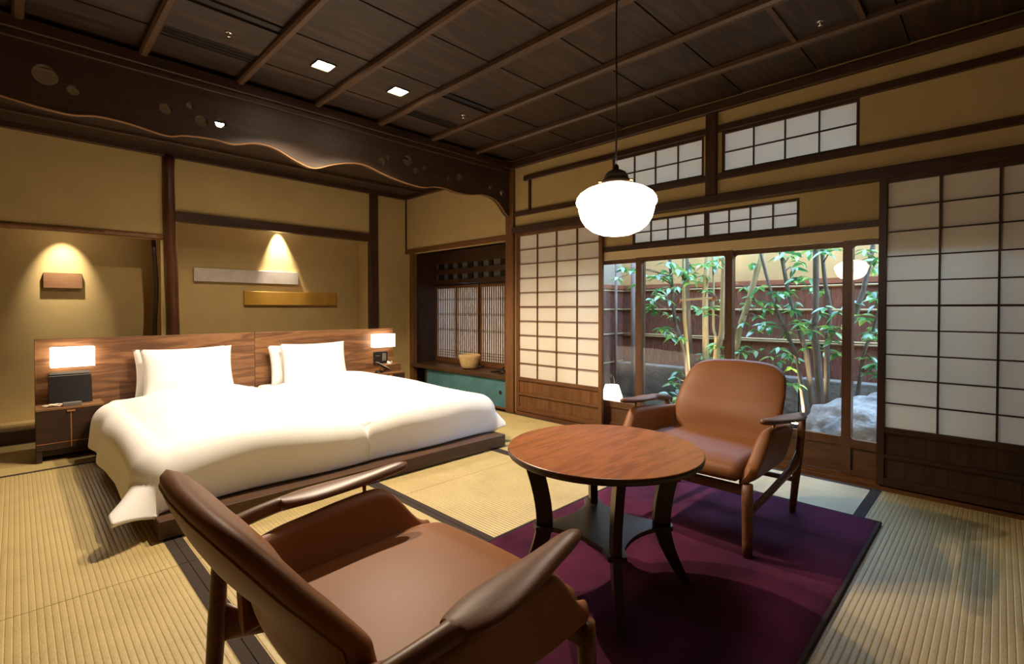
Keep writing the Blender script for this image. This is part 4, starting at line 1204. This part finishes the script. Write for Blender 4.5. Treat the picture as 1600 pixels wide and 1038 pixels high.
# rock
def rk(i, j):
    th = 2 * PI * i; ph = PI * j
    d = Vector((math.sin(ph) * math.cos(th), math.sin(ph) * math.sin(th), math.cos(ph)))
    n = 1 + 0.16 * noise.noise(d * 1.6 + Vector((4, 1, 9))) + 0.09 * noise.noise(d * 3.7) + 0.045 * noise.noise(d * 8) + 0.02 * noise.noise(d * 17)
    n -= 0.05 * abs(noise.noise(d * 5 + Vector((2, 2, 2))))
    return (d.x * 0.42 * n, d.y * 0.78 * n, d.z * 0.50 * n)
tag(link('garden_rock', B().grid(rk, 96, 64, closed_u=True).me(M['rock'], True), None, (4.30, 0.38, -0.10)), 'big pale grey rock just outside the right glass door', 'rock')
t = thing('tree_support', 'thin bamboo bar tied across the slim trees in the middle glass', 'support bar', (4.62, 2.08, 1.0))
bam((4.60, 2.27, 1.078), (4.60, 1.88, 1.10), 0.009, t, 'bar')
for y_, z_ in ((2.245, 1.079), (1.90, 1.099)): link('rope_tie', B().lathe([(0.014, -0.03), (0.018, 0.0), (0.014, 0.03)], 12).me(M['capboard'], True), t, (4.60, y_, z_))
# garden uplights
def uplight(x, y, tgt, label, power):
    t = thing('garden_uplight', label, 'garden light', (x, y, -0.06), 0, 'small garden uplights')
    link('can', B().lathe([(0.03, 0.0), (0.034, 0.09)], 16).me(M['black'], True), t, (0, 0, 0), local=True)
    link('lens', B().lathe([(0.028, 0.0905), (0.028, 0.092)], 16).me(M['lens']), t, (0, 0, 0), local=True)
    spot_light(t, (x, y, 0.05), tgt, power, 60, 0.8, 0.02, (1.0, 0.78, 0.5))
uplight(4.62, 1.22, (4.85, 1.12, 0.7), 'small uplight at the tree feet behind the rock', 45)
uplight(4.45, 2.02, (4.75, 2.1, 0.9), 'small uplight at the tree feet left of the chair', 70)
# deck ledge, lantern, poles
t = thing('veranda', 'narrow wooden veranda outside the glass doors', 'veranda', (3.66, 1.0, 0.1))
for k in range(3):
    bo('plank', 3.56 + k * 0.07, 3.56 + k * 0.07 + 0.066, -0.8, 3.3, 0.12, 0.145, M['deck'], t, 0.002)
for y in (-0.7, 0.6, 1.9, 3.2): bo('support_post', 3.63, 3.69, y - 0.03, y + 0.03, -0.08, 0.12, M['dark_z'], t)
t = thing('paper_lantern', 'small glowing white cone lantern outside the leftmost glass', 'lantern', (3.66, 2.40, 0.145))
link('shade', B().lathe([(0.112, 0.012), (0.085, 0.10), (0.058, 0.185)], 28).me(M['lantern'], True), t, (0, 0, 0), local=True)
link('foot', B().lathe([(0.10, 0.0), (0.10, 0.011)], 20).me(M['black'], True), t, (0, 0, 0), local=True)
link('handle', B().tube([(0.045, 0, 0.185), (0.03, 0, 0.25), (0.0, 0, 0.275), (-0.03, 0, 0.25), (-0.045, 0, 0.185)], 0.003, 8).me(M['black'], True), t, (0, 0, 0), local=True)
tag(link('garden_pole', B().tube([(5.10, 3.287, -0.1), (5.10, 3.29, 0.9), (5.10, 3.287, 2.1)], [0.018, 0.017, 0.016], 10).me(M['pole'], True)), 'thin grey pole standing in front of the left garden fence', 'pole', 'garden poles')
tag(link('garden_pole', B().tube([(5.18, 3.10, -0.1), (5.18, 3.105, 0.9), (5.18, 3.11, 2.1)], [0.028, 0.027, 0.026], 10).me(M['pole'], True)), 'thicker grey pole at the corner of the garden fence', 'pole', 'garden poles')

TREES= [(0.0273, [(4.9, 1.568, 1.606), (4.9, 1.589, 1.495), (4.9, 1.694, 1.073), (4.9, 1.797, 0.673), (4.9, 1.831, 0.267)]), (0.014, [(4.7, 1.541, 1.585), (4.7, 1.524, 1.48), (4.7, 1.4, 1.011), (4.7, 1.235, 0.573), (4.7, 1.146, 0.265)]), (0.0201, [(4.95, 1.457, 1.6), (4.95, 1.424, 1.451), (4.95, 1.363, 1.122), (4.95, 1.272, 0.782), (4.95, 1.214, 0.556), (4.95, 1.142, 0.234)]), (0.0262, [(4.6, 1.072, 1.584), (4.6, 1.073, 1.459), (4.6, 1.069, 0.963), (4.6, 1.084, 0.822), (4.6, 1.055, 0.593), (4.6, 1.006, 0.181)]), (0.0186, [(4.75, 1.079, 1.6), (4.75, 1.061, 1.47), (4.75, 1.039, 1.226), (4.75, 1.002, 0.992), (4.75, 1.013, 0.768), (4.75, 1.019, 0.585), (4.75, 1.011, 0.158)]), (0.0211, [(4.9, 0.722, 1.579), (4.9, 0.738, 1.505), (4.9, 0.792, 1.183), (4.9, 0.832, 1.021), (4.9, 0.9, 0.689), (4.9, 0.955, 0.226)]), (0.0125, [(4.7, 0.61, 1.254), (4.7, 0.668, 0.975), (4.7, 0.711, 0.782), (4.7, 0.762, 0.614), (4.7, 0.838, 0.242)]), (0.019, [(4.6, 2.363, 1.652), (4.6, 2.328, 1.318), (4.6, 2.286, 0.879), (4.6, 2.183, 0.556), (4.6, 2.116, 0.194)]), (0.0204, [(4.7, 2.25, 1.619), (4.7, 2.242, 1.032), (4.7, 2.204, 0.504), (4.7, 2.169, 0.176)]), (0.0216, [(5.0, 2.365, 1.656), (5.0, 2.349, 1.29), (5.0, 2.309, 0.474), (5.0, 2.287, 0.207)]), (0.0296, [(5.0, 2.14, 1.636), (5.0, 2.151, 1.328), (5.0, 2.158, 1.101), (5.0, 2.149, 0.575), (5.0, 2.144, 0.222)]), (0.0125, [(4.8, 2.01, 1.606), (4.8, 1.991, 1.324), (4.8, 1.988, 0.837), (4.8, 1.966, 0.641), (4.8, 2.014, 0.258)]), (0.0266, [(4.6, 1.813, 1.571), (4.6, 1.82, 1.121), (4.6, 1.827, 0.783), (4.6, 1.877, 0.534), (4.6, 1.917, 0.2)])]
LEAVES= [(2, 4.912, 1.43, 1.471), (2, 4.962, 1.318, 1.361), (2, 4.984, 1.285, 1.281), (3, 4.696, 1.141, 1.257), (0, 4.911, 1.641, 1.41), (0, 4.987, 1.762, 1.195), (1, 4.412, 1.309, 1.127), (2, 4.846, 1.332, 1.147), (0, 4.996, 1.742, 1.036), (1, 4.673, 1.442, 1.043), (2, 5.028, 1.333, 1.044), (2, 4.698, 1.263, 0.981), (0, 4.797, 1.58, 0.926), (1, 4.504, 1.445, 0.871), (0, 4.828, 1.714, 0.858), (2, 4.891, 1.24, 0.867), (3, 4.306, 1.027, 0.83), (4, 4.541, 0.961, 0.853), (4, 4.567, 0.926, 0.806), (3, 4.685, 1.067, 0.953), (1, 4.722, 1.304, 0.788), (0, 4.667, 1.655, 0.606), (0, 4.935, 1.643, 0.59), (1, 4.458, 1.301, 0.671), (1, 4.659, 1.304, 0.608), (2, 4.703, 1.173, 0.664), (4, 4.451, 0.881, 0.974), (5, 4.966, 0.988, 0.619), (5, 4.688, 0.76, 1.451), (5, 4.691, 0.708, 1.392), (5, 5.013, 0.754, 1.128), (6, 4.766, 0.701, 1.02), (5, 4.722, 0.761, 0.918), (6, 4.804, 0.697, 0.853), (6, 4.626, 0.678, 0.777), (6, 4.685, 0.715, 0.618), (4, 4.536, 0.925, 1.461), (2, 5.045, 1.341, 1.496), (0, 4.89, 1.601, 1.056), (3, 4.706, 1.077, 1.498), (5, 4.975, 0.806, 1.352), (7, 4.425, 2.786, 1.405), (7, 4.452, 2.665, 1.395), (7, 4.37, 2.45, 1.313), (7, 4.361, 2.35, 1.319), (7, 4.327, 2.197, 1.434), (8, 4.527, 2.229, 1.375), (8, 4.653, 2.221, 1.359), (7, 4.301, 2.306, 1.188), (7, 4.585, 2.433, 1.121), (7, 4.442, 2.464, 1.031), (7, 4.43, 2.446, 0.976), (9, 5.044, 2.334, 1.456), (10, 4.902, 2.152, 1.436), (11, 4.633, 1.927, 1.406), (12, 4.502, 1.823, 1.452), (10, 4.996, 2.17, 1.34), (10, 4.724, 2.018, 1.17), (9, 5.11, 2.362, 1.033), (10, 4.71, 2.065, 0.976), (11, 4.815, 2.034, 1.009), (7, 4.655, 2.313, 0.92), (7, 4.308, 2.217, 0.79), (10, 5.031, 2.18, 0.514), (11, 4.654, 1.931, 0.63), (7, 4.543, 2.188, 0.718), (9, 4.704, 2.199, 1.317), (7, 4.32, 2.126, 1.203), (7, 4.376, 2.189, 0.285), (8, 4.801, 2.451, 0.11), (9, 4.783, 2.201, 0.369), (10, 5.017, 2.173, 0.496), (12, 4.69, 1.848, 0.554), (1, 4.796, 1.29, 0.562), (1, 4.545, 1.212, 0.373), (6, 4.549, 0.673, 0.576), (6, 4.62, 0.671, 0.496), (7, 4.626, 2.261, 0.378), (8, 4.445, 2.184, 0.125)]
lf = B()
n = 7
for k in range(n):
    u = k / (n - 1); w_ = 0.021 * math.sin(PI * u ** 0.8) * (1 if 0 < u < 1 else 0.0) + 0.0006
    zz = -0.016 * u * u
    lf.v += [(u * 0.105, -w_, zz + 0.35 * w_), (u * 0.105, 0, zz), (u * 0.105, w_, zz + 0.35 * w_)]
for k in range(n - 1):
    for c in range(2): lf.f.append((k * 3 + c, k * 3 + c + 1, k * 3 + 4 + c, k * 3 + 3 + c))
leaf_me = lf.me(M['leaf'], True, fix=False)
TL = ['leaning grey tree right of the middle door stile', 'thin dark sapling crossing behind the chair back', 'slim tree bending between two sturdier ones', 'sturdy straight grey tree rising behind the rock', 'wavy slim tree right next to the sturdy straight one',
      'leaning tree seen through the narrow right glass', 'thin sapling over the rock in the narrow right glass', 'slender forked sapling at the left of the middle glass', 'pale slim tree left of the chair back', 'dark slim tree close behind the pale slim one',
      'thick straight tree in the middle glass', 'very thin pale sapling beside the thick tree', 'pale bent tree at the right edge of the middle glass']
roots = []
rr = random.Random(11)
for k, (r, pts) in enumerate(TREES):
    P = [Vector(p) for p in pts][::-1]
    P[0].z = -0.1
    base = P[0].copy(); base.z = -0.06
    t = thing('garden_tree', TL[k], 'tree', tuple(base), 0, 'slender courtyard trees')
    # carry the stem on upwards past the view
    d = (P[-1] - P[-2]).normalized()
    P.append(P[-1] + d * 0.35 + Vector((0.02, 0.03, 0.1)))
    F_ = []
    for q in range(len(P) - 1):
        p0, p1, p2, p3 = [P[max(0, min(len(P) - 1, q + e))] for e in (-1, 0, 1, 2)]
        for e in range(5):
            u = e / 5
            F_.append(0.5 * ((2 * p1) + (p2 - p0) * u + (2 * p0 - 5 * p1 + 4 * p2 - p3) * u * u + (3 * p1 - p0 - 3 * p2 + p3) * u ** 3))
    F_.append(P[-1])
    m = len(F_)
    link('trunk', B().tube([p - base for p in F_], [r * (1.2 - 0.6 * q / m) for q in range(m)], 10).me(M['trunk_p' if k in (0, 8, 10, 11, 12) else 'trunk'], True), t, (0, 0, 0), local=True)
    roots.append((t, F_, r, base))
for (k, x, y, z) in LEAVES:
    t, F_, r, base = roots[k]
    c = Vector((x, y, z))
    # twig from the trunk a little below the leaf cluster
    cand = [p for p in F_ if p.z < z + 0.05] or F_
    near = min(cand, key=lambda p: (p - c).length + 0.4 * max(0, p.z - z + 0.1))
    mid = near.lerp(c, 0.55) + Vector((0, 0, 0.03))
    link('twig', B().tube([near - base, mid - base, c - base], [0.006, 0.004, 0.002], 6).me(M['trunk'], True), t, (0, 0, 0), local=True)
    for sub in range(2):
        c2 = c if sub == 0 else c + Vector((rr.uniform(-0.12, 0.12), rr.uniform(-0.13, 0.13), rr.uniform(-0.11, 0.06)))
        if sub: link('twig', B().tube([mid - base, c2 - base], [0.004, 0.002], 6).me(M['trunk'], True), t, (0, 0, 0), local=True)
        a0 = rr.uniform(0, 2 * PI)
        nl = rr.choice((5, 5, 6, 7)) if sub == 0 else rr.choice((3, 4, 5))
        for q in range(nl):
            a = a0 + q * 2 * PI / nl + rr.uniform(-0.3, 0.3)
            o = link('leaf', leaf_me, t, c2 + Vector((0, 0, rr.uniform(-0.012, 0.012))))
            o.rotation_euler = (rr.uniform(-0.5, 0.5), rr.uniform(-0.15, 0.7), a)
            s = rr.uniform(0.7, 1.15); o.scale = (s, s, s)
